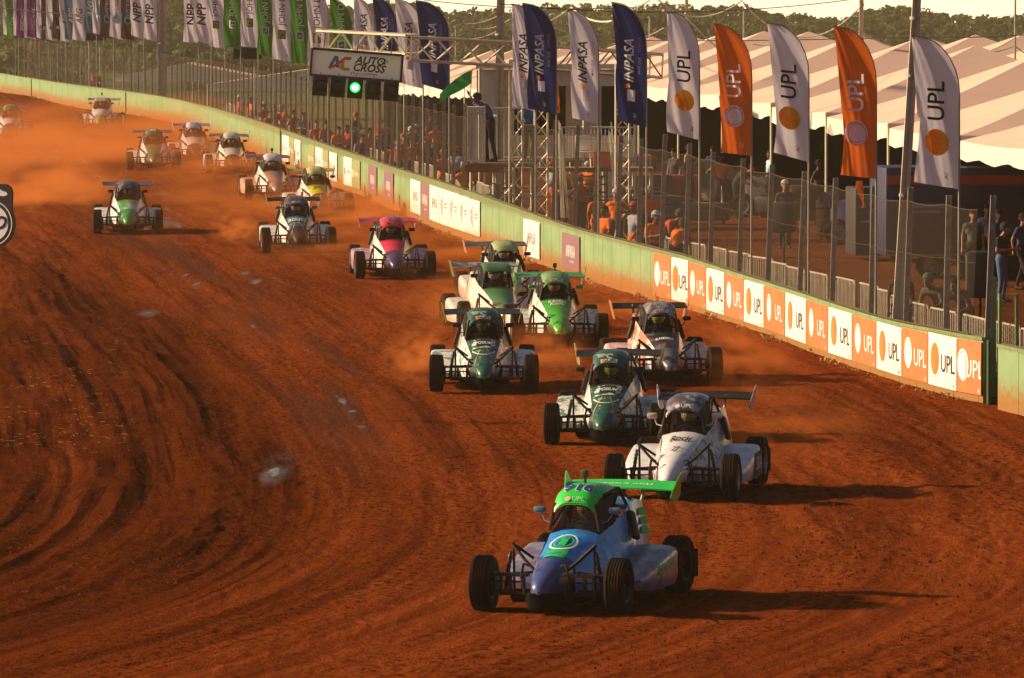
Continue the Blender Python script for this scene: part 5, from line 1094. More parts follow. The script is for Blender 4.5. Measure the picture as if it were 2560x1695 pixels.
# ------------------------------------------------------------------ MARSHAL PLATFORM + CONTROL CABIN
WPT=mat('white_paint_worn',(.68,.64,.55),.5,dirt=.15); WOOD=mat('plank_wood',(.30,.20,.11),.8,col2=(.2,.13,.07),ns=3,soft=.2,stretch=(1,8,8))
YP=161.; kP=F/YP
def platform():
    g=G(1250,0.5*(598+598)); g=Vector((P(1250,598,YP).x,YP,gz(0,YP))); r=thing('marshal_platform','raised wooden marshal platform with white barred railing behind the wall','platform',g,0)
    X=lambda px: (px-1250)/kP; Z=lambda py: P(0,py,YP).z-g.z
    mb=MB(); mb.box((X(1255),.3,Z(412)),(160/kP,1.4,.10)); mb.box((X(1210),-.42,Z(420)),(95/kP,.06,.2)); obj('deck',mb,WOOD,r,False)
    mb=MB()
    for px in (1178,1235,1285,1330):
        for y in (-.35,.9): mb.tube([(X(px),y,0),(X(px),y,Z(415))],.04,6)
    for zz in (.5,1.2): 
        mb.tube([(X(1178),-.35,zz),(X(1330),-.35,zz)],.025,5)
    mb.tube([(X(1178),-.35,.1),(X(1285),-.35,1.5)],.02,5); obj('scaffold_legs',mb,TRM,r)
    def rail(a,b,ya,yb_,n,z0=408,z1=270):
        mb=MB(); zb,zt=Z(z0),Z(z1); pa=Vector((X(a),ya,0)); pb=Vector((X(b),yb_,0))
        for z in (zb,zt): mb.tube([pa+Vector((0,0,z)),pb+Vector((0,0,z))],.03,6)
        for i in range(n+1): q=pa.lerp(pb,i/n); mb.tube([q+Vector((0,0,zb)),q+Vector((0,0,zt))],.022 if i in (0,n) else .014,5)
        obj('railing',mb,WPT,r)
    rail(1170,1212,-.4,-.45,12,402,268); rail(1170,1172,-.4,.95,8,400,268); rail(1172,1330,.95,.95,9,404,272); 
    mb=MB(); 
    for a,b in ((1212,1240),(1245,1280)):
        mb.tube([(X(a),-.4,Z(425)),(X(b),-.4,Z(425)),(X(b),-.4,Z(458)),(X(a),-.4,Z(458)),(X(a),-.4,Z(425))],.03,6)
    obj('lower_frame',mb,TRM,r)
platform()
def cabin():
    Y=176.; k=F/Y; g=Vector((P(1395,540,Y).x,Y,gz(0,Y))); r=thing('control_cabin','white raised race control cabin on scaffolding behind the navy and white flags','cabin',g,0)
    X=lambda px:(px-1395)/k; Z=lambda py:P(0,py,Y).z-g.z
    mb=MB(); mb.box((0,1.4,Z(166)),((1600-1190)/k,3.4,.14)); obj('roof',mb,WPT,r,False)
    mb=MB(); W_=X(1590)-X(1195); mb.box((X(1225),.02,(Z(175)+Z(395))/2),((1262-1195)/k,.08,Z(175)-Z(395)))
    mb.box((X(1430),.0,(Z(175)+Z(215))/2),((1590-1265)/k,.07,Z(175)-Z(215))); mb.box((0,2.8,(Z(175)+Z(395))/2),(W_,.08,Z(175)-Z(395))); mb.box((X(1500),.01,(Z(340)+Z(395))/2),((1590-1420)/k,.07,Z(340)-Z(395)))
    obj('wall',mb,mat('white_cabin_wall',(.62,.60,.54),.6,dirt=.12),r,False)
    mb=MB(); mb.box((X(1350),1.2,(Z(215)+Z(340))/2),((1400-1270)/k,.05,Z(215)-Z(340))); mb.box((X(1545),1.2,(Z(215)+Z(340))/2),((1590-1510)/k,.05,Z(215)-Z(340))); obj('opening_shade',mb,SHADEM,r,False)  # dark panels behind the openings stand in for the shaded cabin interior
    mb=MB(); mb.box((0,1.2,Z(400)),(W_,3.0,.12)); obj('deck',mb,WOOD,r,False)
    mb=MB()
    for px in (1200,1265,1330,1395,1460,1525,1588):
        for y in (-.3,2.6): mb.tube([(X(px),y,0),(X(px),y,Z(170) if px in (1200,1330,1460,1588) else Z(400))],.045,6)
    for z in (.8,1.6): mb.tube([(X(1200),-.3,z),(X(1588),-.3,z)],.03,5)
    for a,b in ((1200,1265),(1395,1460)): mb.tube([(X(a),-.3,.1),(X(b),-.3,Z(405))],.02,5)
    obj('scaffold',mb,TRM,r)
    mb=MB()
    for px in range(1405,1590,9): mb.tube([(X(px),-.28,Z(398)),(X(px),-.28,Z(318))],.014,4)
    mb.tube([(X(1400),-.28,Z(318)),(X(1590),-.28,Z(318))],.025,6); obj('railing',mb,WPT,r)
cabin()
def misc():
    # white plastic chair
    g=P(1458,418,167.); r=thing('plastic_chair','white plastic chair on the deck between the two poles','chair',g,0)
    k=F/167.; m=mat('white_plastic',(.75,.72,.66),.4); mb=MB(); mb.rbox((0,0,.42),(.44,.42,.04),.015); obj('seat',mb,m,r); mb=MB(); mb.rbox((0,.2,.68),(.44,.03,.42),.014); obj('backrest',mb,m,r)
    for a,b in ((-.19,-.18),(.19,-.18),(-.19,.19),(.19,.19)): obj('leg',MB().tube([(a,b,.42),(a*1.15,b*1.1,0)],.02,6),m,r)
    deck=thing('side_deck','long scaffold deck with planks and steps right of the marshal platform','platform',Vector((g.x,167.,gz(0,167))),0); zd=g.z-gz(0,167)
    mb=MB(); mb.box((.0,.3,zd-.06),(3.9,1.8,.1)); obj('deck',mb,WOOD,deck,False); mb=MB()
    for x in (-1.9,-.6,.6,1.9):
        for y in (-.5,1.1): mb.tube([(x,y,0),(x,y,zd-.1)],.04,6)
    mb.tube([(-1.9,-.5,.9),(1.9,-.5,.9)],.025); mb.tube([(-1.9,-.5,.1),(-.6,-.5,zd-.1)],.02); obj('scaffold_legs',mb,TRM,deck)
    mb=MB(); 
    for i in range(8): mb.box((.2,-.7-.1*(8-i)*.25,.15+i*.22),(.9,.22,.04))
    mb.tube([(-.25,-1,.05),(-.25,-.6,zd)],.03); mb.tube([(.65,-1,.05),(.65,-.6,zd)],.03); obj('steps',mb,mat('dark_steel',(.10,.08,.06),.6),deck)
    c=P(1506,424,166.5); mb=MB(); mb.rbox((0,0,.24),(.5,.4,.46),.03); mb.rbox((0,0,.48),(.54,.44,.05),.015); o=obj('orange_crate',mb,mat('orange_plastic',(.72,.13,.03),.5)); o.location=c; tag(o,'orange plastic crate on the deck beside the white chair','crate')
    # bundles of poles
    for x0,x1,yt,yb,lab in ((1400,1412,302,545,'bundle of thin metal rods leaning on the deck left of the white chair'),(1528,1548,310,505,'bundle of thin metal rods leaning on the deck right of the orange crate')):
        Y=163.; a=P(x1,yb,Y);b=P(x0,yt,Y+.8); mb=MB()
        for i in range(6): dv=Vector((random.uniform(-.1,.1),random.uniform(-.1,.1),0)); mb.tube([a+dv*1.3,b+dv*.6+Vector((0,0,random.uniform(-.4,.2)))],.018,5)
        o=obj('rod_bundle',mb,TRM); tag(o,lab,'rods')
    # tyres
    tm,rm=wheel_meshes(.33,.24,'',RIM)
    for px,row,n_,nm in ((2070,590,4,'far'),(2150,603,4,'near'),(2108,596,2,'low middle')):
        g=G(px,row)
        for i in range(n_): o=link('tyre',tm); o.location=g+Vector((random.uniform(-.03,.03),0,.12+i*.245)); o.rotation_euler=(0,PI/2,0); tag(o,'worn black tyre in the %s stack under the tents, %s from the ground'%(nm,['lowest','second','third','topmost'][i] if n_==4 else ['lowest','upper'][i]),'tyre','loose tyres in the paddock')
    g=G(1752,505); o=link('tyre',tm); o.location=g+Vector((0,0,.12)); o.rotation_euler=(0,PI/2,0); tag(o,'single tyre lying flat left of the orange shirted man','tyre','loose tyres in the paddock')
    # trailer
    g=G(2460,700); r=thing('race_trailer','dark navy trailer with red stripe parked beneath the near tents','trailer',g,.10); nb=mat('navy_trailer',(.02,.022,.06),.45)
    mb=MB(); mb.rbox((0,1.5,1.6),(4.6,2.4,2.1),.06); obj('body',mb,nb,r); obj('stripe',MB().box((0,.29,2.35),(4.5,.02,.22)),mat('trailer_red',(.35,.05,.02),.5),r,False); obj('skirt',MB().box((0,.31,.62),(4.5,.02,.12)),mat('trailer_trim',(.25,.2,.2),.5),r,False)
    mb=MB(); put(mb,rectgeo(1.0,.10),lambda a,b:Vector((a,.285,b)),0,(-1.4,1.75)); put(mb,rectgeo(.8,.06),lambda a,b:Vector((a,.285,b)),0,(-1.4,1.6)); obj('print_line',mb,mat('dim_print',(.2,.18,.24),.6),r,False)
    for x in (-1.2,1.4): wheel(r,x,.55,.33,.33,.24,1,PI/2,RIM)
    g=G(2250,655); o=thing('tool_trailer','plain dark equipment box under the tents left of the leaning pole','trailer',g,.1); mb=MB(); mb.rbox((0,1,1.0),(2.2,1.6,1.7),.05); obj('body',mb,mat('dark_box',(.03,.025,.03),.6),o); mb=MB(); mb.box((0,.17,1.0),(1.9,.03,.04)); mb.box((.9,.17,1.),(.04,.03,1.4)); obj('trim',mb,STEEL,o,False)
    # table
    g=G(2545,690); r=thing('folding_table','folding table with orange cloth near the right edge','table',g,0); mb=MB(); mb.rbox((0,0,.74),(1.6,.7,.04),.01); obj('top',mb,mat('orange_cloth',(.6,.22,.05),.8),r)
    for a,b in ((-.7,-.3),(.7,-.3),(-.7,.3),(.7,.3)): obj('leg',MB().tube([(a,b,.72),(a,b,0)],.018,6),STEEL,r)
    # fire extinguishers and drum
    for px,row,lab in ((1905,545,'red extinguisher left of the black loudspeaker'),(2252,640,'red extinguisher at the foot of the leaning pole')):
        g=G(px,row); r=thing('fire_extinguisher',lab,'extinguisher',g); mb=MB(); mb.lathe([(0,.001),(0,.10),(.5,.10),(.6,.04),(.66,.03),(.66,.001)],(0,0,0),'z',16); obj('cylinder',mb,mat('extinguisher_red',(.45,.03,.02),.35),r); mb=MB(); mb.box((0,-.03,.7),(.04,.14,.03)); mb.tube([(0,0,.66),(.12,-.02,.55),(.13,-.02,.3)],.012); obj('handle',mb,BLACK,r)
    g=G(2118,600); mb=MB(); mb.lathe([(0,.001),(0,.16),(.02,.17),(.3,.18),(.6,.17),(.62,.16),(.62,.001)],(0,0,0),'z',16); mb.tube([(-.1,0,.62),(-.1,0,.7),(.1,0,.7),(.1,0,.62)],.012); o=obj('fuel_drum',mb,mat('yellow_drum',(.6,.4,.03),.4)); o.location=g; tag(o,'small yellow drum between the tyre stacks','drum')
    for px,row,w_,d_,h_,c_,lab in ((1700,520,1.2,.6,.9,(.35,.03,.02),'red wheeled tool chest under the tents left of the parked buggy'),(1660,560,.9,.6,.7,(.03,.05,.12),'blue tool chest behind the first white ball flag'),(2010,560,.8,.5,1.0,(.04,.04,.04),'black tool chest left of the tall tyre stack'),(1760,560,1.4,.6,.5,(.08,.07,.06),'low dark equipment case behind the fence near the orange shirted man'),(1600,520,1.8,.8,.9,(.03,.03,.035),'dark equipment case beside the side deck'),(2300,650,1.,.6,.9,(.3,.04,.02),'red tool chest in front of the navy trailer'),(2350,660,.9,.6,.8,(.05,.05,.055),'grey tool chest in front of the navy trailer')):
        g=G(px,row); r=thing('tool_chest',lab,'tool chest',g,random.uniform(-.4,.4)); mb=MB(); mb.rbox((0,0,.1+h_/2),(w_,d_,h_),.03); obj('body',mb,mat('chest_%s'%str(c_),c_,.4,dirt=.3),r)
        for k in range(3): obj('drawer',MB().rbox((0,-d_/2-.008,.1+h_*(k+.55)/3.3),(w_*.88,.02,h_*.24),.006),mat('chest_%s'%str(c_),c_,.4),r)
        for a in (-1,1):
            for b in (-1,1): obj('caster',MB().lathe([(-.02,.001),(-.02,.05),(.02,.05),(.02,.001)],(a*w_*.4,b*d_*.35,.05),'x',10),RUB,r)
    # orange pennants hanging
    for px,y0,y1,Y,lab in ((2152,452,520,140.,'small orange pennant hanging below the nearer orange flag'),(1392,205,282,168.,'narrow orange strip hanging behind the navy flag')):
        a=P(px,y0,Y); k=F/Y; H_=(y1-y0)/k; mb=MB(); mb.loft([[Vector((.02+.10*q-.05*math.sin(q*6),0,-q*H_)),Vector((.10+.12*q,.03*math.sin(q*7),-q*H_)),Vector((.16+.10*q-.08*q*q,.0,-q*H_))] for q in np.linspace(0,1,10)]); o=obj('pennant',mb,FO); o.location=a-Vector((.12,0,0)); tag(o,lab,'pennant')
misc()
# pylons / light tower masts behind the fence (far middle)
def sign_left():
    Y=100.; g=Vector((P(-18,700,Y).x,Y,0)); g.z=gz(0,Y); k=F/Y
    r=thing('round_sign','round black and white board at the left frame edge above the infield','sign',g,-.42); Z=lambda py:P(0,py,Y).z-g.z; cz=Z(558); R_=52/k
    pm=lambda y: Matrix(((1,0,0,0),(0,0,1,y),(0,1,0,cz),(0,0,0,1)))
    circ=lambda rr: [(rr*math.cos(a),rr*math.sin(a)) for a in np.linspace(0,2*PI,49)[:-1]]
    bk=mat('sign_black',(.015,.012,.016),.5); gy=mat('sign_grey',(.78,.74,.80),.5)
    px=lambda v:(v)/k
    mb=MB(); mb.prism(circ(62/k),pm(0),.05); mb.prism([(px(x),px(y)) for x,y in ((-70,45),(-70,96),(-60,100),(38,98),(52,90),(56,76),(54,30))],pm(-.001),.052); obj('board',mb,bk,r,False)
    mb=MB(); put(mb,disc(56/k,48,1,r0=53.5/k),lambda a,b:Vector((a,-.006,cz+b))); put(mb,disc(45/k,48,2),lambda a,b:Vector((a,-.006,cz+b))); 
    put(mb,polygeo([(px(a),px(b)) for a,b in ((-60,78),(-20,92),(8,95),(18,90),(26,82),(40,78),(44,72),(34,68),(0,70),(-60,66))]),lambda a,b:Vector((a,-.006,cz+b))); obj('print',mb,gy,r,False)
    mb=MB(); put(mb,textgeo('IO',.30,.03,.3,0,'RIGHT'),lambda a,b:Vector((a,-.012,cz+b)),0,(px(37),px(0))); obj('lettering',mb,bk,r,False)
    mb=MB(); mb.box((-.1,.08,cz/2),(.1,.06,cz)); obj('post',mb,STEEL,r,False)
sign_left()
# ------------------------------------------------------------------ PEOPLE
OR=(.70,.14,.02); DK=(.025,.022,.025); NV=(.02,.035,.10); JN=(.08,.12,.22)
pm=person('race marshal in navy shirt and headset cap waving a green flag on the platform','marshal',shirt=(.015,.05,.17),pants=(.015,.012,.02),cap=(.03,.03,.035),h=1.92,loc=P(1222,404,YP),rz=-1.0,vox=.016,skin=SKIND)
person('man in bright blue shirt half hidden behind the white and navy flags','stand',shirt=(.03,.16,.36),pants=(.10,.09,.05),loc=P(1322,404,YP+.6),rz=.6,skin=SKIND)
person('man in orange shirt with hands on hips beside the parked buggy','hips',1803,533,.3,OR,(.03,.03,.035))
person('spectator in dark shirt standing behind the tripod loudspeaker','fold',1962,622,.0,(.05,.035,.05),DK,skin=SKIN,cap=(.4,.38,.35))
person('mechanic in pale blue and white kit leaning by the parked buggy','stand',1926,522,-1.2,(.35,.5,.6),(.03,.05,.12),skin=SKIN)
person('person in red beneath the tents behind the middle white flag','stand',1968,505,0,(.35,.05,.03),DK)
person('man in dark green trousers walking toward the tyre stacks','walk',2212,652,2.6,(.03,.03,.03),(.05,.07,.04),skin=SKIN)
person('man in blue shirt behind the tyre stacks','fold',2196,600,0,(.03,.04,.14),DK,skin=SKIN)
person('man in orange vest by the navy trailer','stand',2408,657,-.4,OR,DK,skin=SKIND)
person('long haired person in grey printed T-shirt facing the camera','stand',2432,716,0,(.07,.085,.08),(.03,.03,.03),skin=SKIN)
person('man in white shirt behind the grey T-shirt person','stand',2466,700,.3,(.25,.27,.32),DK,skin=SKIN)
person('man in blue shirt turned away near the navy trailer','stand',2512,680,.5,(.03,.045,.15),DK,skin=SKIND)
person('second man in blue, lower, just right of the last fence post','stand',2496,715,.2,(.03,.045,.15),DK,skin=SKIND)
person('man in black T-shirt and jeans looking at his phone','phone',2504,757,1.1,(.02,.018,.016),JN,skin=SKIN,cap=(.02,.02,.02))
person('man in camouflage top and green cap leaning on the barrier','lean',2352,893,-.6,(.09,.08,.06),(.16,.11,.08),skin=SKIND,cap=(.07,.12,.05))
person('dark clothed person bending over the barrier beside the loudspeaker','lean',2412,905,-.5,(.02,.018,.02),(.05,.04,.04),skin=SKIND)
person('dark figure standing behind the leaning concrete pole','stand',2252,893,0,(.03,.025,.02),DK,skin=SKIND)
for px,row,ps,rz,sh,pn,cp,lab in ((1492,650,'stand',.5,OR,OR,None,'orange overalled steward at the barrier, left one of the central pair'),(1540,648,'hips',-.2,OR,(.12,.04,.03),(.4,.4,.4),'steward in wide orange shirt at the barrier, right one of the central pair'),
 (1622,640,'stand',.2,OR,(.05,.03,.03),(.3,.3,.3),'standing steward in orange shirt with grey cap behind the barrier'),(1637,716,'phone',.3,OR,DK,(.35,.35,.35),'crouching steward in orange with pale cap close to the wall'),(1691,722,'lean',2.8,OR,DK,(.06,.03,.02),'steward seen from behind in orange vest and dark cap close to the wall'),
 (1139,510,'stand',2.9,(.30,.32,.50),DK,(.45,.04,.03),'person in red cap and blue and white shirt left of the platform'),(1064,482,'stand',0,(.05,.03,.03),DK,None,'dark clothed person with glasses behind the middle fence'),(1030,482,'hips',.3,OR,DK,None,'orange clad steward just left of the dark clothed person'),
 (994,484,'stand',-.3,(.45,.06,.04),DK,None,'red clad person second of the middle fence group'),(966,480,'lean',.5,(.45,.06,.04),(.3,.05,.03),None,'red clad person leaning, leftmost of the middle fence group'),(1010,470,'stand',0,(.35,.10,.12),DK,None,'person in dull pink shirt behind the red clad ones'),
 (846,444,'fold',.2,OR,DK,None,'orange clad steward under the signal lights'),(868,440,'stand',-.5,(.5,.07,.04),DK,None,'red clad person right of the steward under the signal lights'),(792,425,'stand',0,(.5,.07,.04),DK,None,'red clad person behind the fence left of the signal lights'),(815,428,'fold',.4,(.45,.06,.04),DK,None,'red clad person with folded arms left of the signal lights'),
 (687,378,'stand',0,(.5,.08,.04),DK,None,'red clad person at the far fence right of the speaker box'),(672,380,'lean',.2,(.5,.08,.04),DK,None,'red clad person leaning on the far barrier'),(905,470,'stand',.4,(.06,.04,.06),DK,None,'dark clothed person below the right signal box'),(968,440,'stand',.4,(.05,.05,.04),DK,None,'dark clothed person standing tall behind the middle fence group'),
 (240,262,'stand',0,(.6,.12,.04),DK,None,'tiny orange clad figure behind the far left fence'),(1075,400,'stand',1,(.4,.05,.04),DK,None,'person in red sitting area far behind the navy flag'),(1720,500,'stand',1.2,(.4,.2,.15),DK,None,'small figure in pinkish shirt under the tents behind the first ball flag'),(2540,640,'stand',0,(.4,.05,.04),DK,None,'person in red deep under the tent at the right edge')):
    person(lab,ps,px,row,rz,sh,pn,None,cp,1.72,vox=.024 if row<520 else .02)
EX=[(1380,560),(1405,575),(1450,600),(1575,640),(1470,560),(1108,520),(1160,560),(1090,430),(950,420),(925,450),(1040,440),(890,400),(760,400),(735,392),(705,375),(660,368),(630,350),(1000,430),(600,345),(1660,690),(1585,690),(1512,700)]
for i,(px,row) in enumerate(EX):
    mid=px>1060; sh=random.choice([OR,OR,(.5,.07,.04),(.4,.05,.03),(.08,.07,.06),(.3,.3,.32)])
    o=person(('figure seen through the middle fence, %s of those waiting there from the left'%ORD2[sorted([q for q in EX if q[0]>1060]).index((px,row))]) if mid else 'blurred figure in dusty warm clothes behind the far fence',random.choice(['stand','fold','hips','walk','lean']),px,row,random.uniform(-1,1),sh,random.choice([DK,OR,(.1,.04,.03)]),None,random.choice([None,(.4,.05,.03),(.05,.05,.05),(.4,.4,.38)]),1.72,vox=.026,group='people waiting behind the middle fence' if mid else 'people behind the far fence')
# green flag in the marshal's hand
ha=P(1175,222,YP-.25)
r=thing('hand_flag','translucent green flag held out by the marshal','flag',ha,0)
mb=MB(); mb.tube([(.0,0,-.25),(.06,0,.55)],.013,6); obj('stick',mb,WPT,r)
mb=MB(); mb.loft([[Vector((.05-.86*u, .06*math.sin(u*7+v*2)-.02,.50-.34*u*u-.30*u - v*(.34+.06*math.sin(u*5))+.0)) for u in np.linspace(0,1,16)] for v in np.linspace(0,1,6)]); obj('cloth',mb,mat('cloth_flag_vivid',(.02,.32,.07),.8,trans=.4),r,True,80)
# paddock crew under the tents
for i,(px,row,ps,sh) in enumerate([(1685,515,'stand',(.05,.05,.06)),(1722,528,'phone',(.10,.02,.02)),(1782,505,'fold',(.03,.04,.12)),(1842,545,'lean',(.03,.03,.035)),(2012,540,'stand',(.02,.05,.12)),(2046,552,'walk',(.06,.05,.05)),(2088,560,'hips',(.35,.08,.02)),(2122,570,'stand',(.04,.04,.05)),(2172,560,'fold',(.03,.03,.10)),(2262,590,'stand',(.05,.03,.03)),(2300,610,'phone',(.03,.03,.03)),(2345,640,'stand',(.30,.07,.02)),(2372,655,'fold',(.02,.03,.08)),(2530,600,'stand',(.03,.03,.04)),(2556,725,'walk',(.03,.05,.12))]):
    person('dark dressed crew member in the shade of the tents, %s from the left there'%ORD2[i],ps,px,row,random.uniform(-1.2,1.2),sh,DK,None,None,1.72,vox=.024,group='crew in the shade of the tents')
for px,row,yw_,lab,c_ in ((1700,498,60,'dark red buggy parked deep under the tents behind the first flag',(.25,.02,.02)),(2075,545,75,'grey buggy parked under the tents behind the tyre stacks',(.12,.12,.13)),(2330,612,80,'blue buggy parked under the tents in front of the navy trailer',(.02,.05,.22))):
    m_=pt('parked_%s'%str(c_),c_); buggy(px,row,yw_,lab,m_,m_,m_,pt('black',(.006,.006,.007),coat=0,rough=.55,dirt=.1),m_,m_,rim=RIM,hel=(.15,.15,.15))
# parked buggy
buggy(1880,515,70,'dark buggy parked beneath the tents behind the fence',pt('black',(.006,.006,.007),coat=0,rough=.55,dirt=.1),pt('black',(.006,.006,.007),coat=0,rough=.55,dirt=.1),pt('black',(.006,.006,.007),coat=0,rough=.55,dirt=.1),pt('black',(.006,.006,.007),coat=0,rough=.55,dirt=.1),pt('parked_pod',(.05,.05,.06),WH,.62,3),pt('black',(.006,.006,.007),coat=0,rough=.55,dirt=.1),rim=RIM,hel=(.2,.2,.2))
# ------------------------------------------------------------------ FOREST
def forest():
    TLX=[-700,300,1000,1080,1300,1500,1700,1800,1950,2000,2130,2180,2250,2330,2480,2560,2900]; TLY=[-40,-40,0,8,6,0,-4,2,10,22,20,2,-6,26,32,16,20]
    leaf=[];lm=[]
    V=[];Fc=[];M_=[]
    rg=np.random.default_rng(3)
    def crown(cx,cy,zt,Rc,Hc,m0):
        n=int(1000*(Rc/4.5)**2); nb=9
        bc=np.stack([rg.normal(0,.48,nb)*Rc,rg.normal(0,.4,nb)*Rc,-np.abs(rg.normal(0,.30,nb))*Hc],1); bc[0]=(0,0,0); br=rg.uniform(.28,.5,nb)*Rc
        k=rg.integers(0,nb,n); d=rg.normal(size=(n,3)); d/=np.linalg.norm(d,axis=1)[:,None]; d[:,2]=np.abs(d[:,2])*.9-.25
        rad=br[k]*rg.uniform(.75,1.05,n); c=bc[k]+d*rad[:,None]+np.array([cx,cy,zt-br[0]*.8])
        s=rg.uniform(.14,.34,n)
        nv=d+rg.normal(0,.45,(n,3)); nv/=np.linalg.norm(nv,axis=1)[:,None]
        t=np.cross(nv,rg.normal(size=(n,3))); t/=np.linalg.norm(t,axis=1)[:,None]; b=np.cross(nv,t)
        q=np.stack([c-t*s[:,None]-b*s[:,None]*.6,c+t*s[:,None]*.9-b*s[:,None]*.7,c+t*s[:,None]*.7+b*s[:,None]*.8,c-t*s[:,None]*.8+b*s[:,None]*.6],1)
        V.append(q.reshape(-1,3)); M_.append(np.full(n,m0,np.int32))
    rows=[(880,0),(830,.6),(780,1.6),(730,2.8),(690,4.3),(650,5.8)]
    for Y,drop in rows:
        px=-750.
        while px<3700:
            px+=rg.uniform(34,64); k=F/Y; yl=np.interp(px,TLX,TLY)+rg.uniform(-6,14)
            z=P(px,yl,Y).z-drop-rg.uniform(0,.8); Yj=Y+rg.uniform(-18,18); Rc=rg.uniform(2.4,5.6)
            crown((px-CX)/F*Yj,Yj,z,Rc,Rc*1.3,rg.integers(0,4))
    v=np.concatenate(V); m=np.concatenate(M_); n=len(m)
    me=bpy.data.meshes.new('forest'); me.vertices.add(len(v)); me.vertices.foreach_set('co',v.astype(np.float32).ravel()); me.loops.add(n*4); me.loops.foreach_set('vertex_index',np.arange(n*4,dtype=np.int32)); me.polygons.add(n); me.polygons.foreach_set('loop_start',np.arange(0,n*4,4,dtype=np.int32)); me.polygons.foreach_set('loop_total',np.full(n,4,dtype=np.int32)); me.update()
    for i,c in enumerate(((.05,.085,.018),(.065,.10,.022),(.035,.065,.015),(.08,.115,.028))): me.materials.append(mat('foliage_%d'%i,c,.7,trans=.3))
    me.polygons.foreach_set('material_index',m); o=link('forest',me); tag(o,'dark green forest in evening haze beyond the tents','forest',None,'stuff')
    # understorey slope behind the crowns
    mb=MB(); mb.loft([[Vector((x*Y,Y,z)) for x in np.linspace(-.3,.36,30)] for Y,z in ((610,-.5),(660,2.5),(760,4.5),(900,6.0),(1000,-1))]); o=obj('hill',mb,mat('hill_scrub',(.05,.07,.02),.9,bump=.5,bs=2)); o['kind']='structure'
forest()
# dry grass & litter
def grass():
    mb=MB(); 
    def tuft(p,n,h,sp):
        for _ in range(n):
            a=random.uniform(0,2*PI); hh=h*random.uniform(.4,1.1); q=p+Vector((random.uniform(-sp,sp),random.uniform(-sp,sp),-.01)); d=Vector((math.cos(a),math.sin(a),0)); w_=Vector((-d.y,d.x,0))*.006
            mb.add([q-w_,q+w_,q+d*hh*.35+Vector((0,0,hh*.7))+w_*.6,q+d*hh*.8+Vector((0,0,hh*.75))],[(0,1,2,3)])
    for i in range(420):
        s=random.uniform(20,SLEN-.5); p,h,t,n=WN(s); tuft(p+n*random.uniform(.03,.25),random.randint(3,9),random.uniform(.05,.16),.12)
    o=obj('dry_grass',mb,mat('straw',(.38,.28,.10),.9),None,False); tag(o,'dry weeds and straw along the foot of the green wall','grass',None,'stuff')
    mb=MB()
    for i in range(40):
        g=G(random.uniform(0,330),random.uniform(860,1130)); 
        if True: 
            g.z+=.10
            for _ in range(7):
                a=random.uniform(0,PI); L_=random.uniform(.03,.11); q=g+Vector((random.uniform(-.3,.3),random.uniform(-.8,.8),random.uniform(-.05,.06))); d=Vector((math.cos(a)*L_,math.sin(a)*L_,random.uniform(-.01,.02))); mb.tube([q,q+d*.5+Vector((0,0,.005)),q+d],.0025,3,0,False)
    o=obj('straw_litter',mb,_mc['straw'],None,False); tag(o,'straw and dry stalks scattered on the infield bank at left','litter',None,'stuff')
grass()
def clods():
    rg=np.random.default_rng(11); mb=MB()
    def clod(x,y,s):
        z=gz(x,y)+zoff; n=6; rot=rg.uniform(0,6.28); vs=[]
        for k in range(n): a=rot+2*PI*k/n; q=s*rg.uniform(.6,1.15); vs.append((x+q*math.cos(a),y+q*math.sin(a)*1.3,z-s*.3))
        for k in range(n): a=rot+.4+2*PI*k/n; q=s*rg.uniform(.3,.7); vs.append((x+q*math.cos(a),y+q*math.sin(a)*1.3,z+s*rg.uniform(.35,.8)))
        mb.add(vs,[(k,(k+1)%n,n+(k+1)%n,n+k) for k in range(n)]+[tuple(range(n,2*n))])
    zoff=0.01
    for _ in range(420):     # scraped ridge and loose patch on the right
        t=rg.uniform(0,1); px=1700+t*900+rg.normal(0,70); py=1290+t*180+rg.normal(0,50); g=G(px,py); clod(g.x,g.y,rg.uniform(.008,.03))
    for _ in range(260): g=G(rg.normal(2150,120),rg.normal(1400,60)); clod(g.x,g.y,rg.uniform(.008,.024))
    for _ in range(500): g=G(rg.uniform(1300,2560),rg.uniform(1540,1690)); clod(g.x,g.y,rg.uniform(.008,.022))
    zoff=.05
    for _ in range(700): g=G(rg.uniform(-50,560),rg.uniform(700,1500)); clod(g.x,g.y,rg.uniform(.008,.026))
    zoff=0.0
    for _ in range(900):
        s=rg.uniform(60,SLEN-.5); p,h,t,n=WN(s); q=p+n*(.08+abs(rg.normal(0,.35))); clod(q.x,q.y,rg.uniform(.015,.05))
    o=obj('dirt_clods',mb,mat('clod_soil',(.20,.038,.006),.95,col2=(.06,.012,.002),ns=1.5,soft=.2),None,False); tag(o,'loose clods of red soil scattered over the track and infield','soil',None,'stuff')
clods()
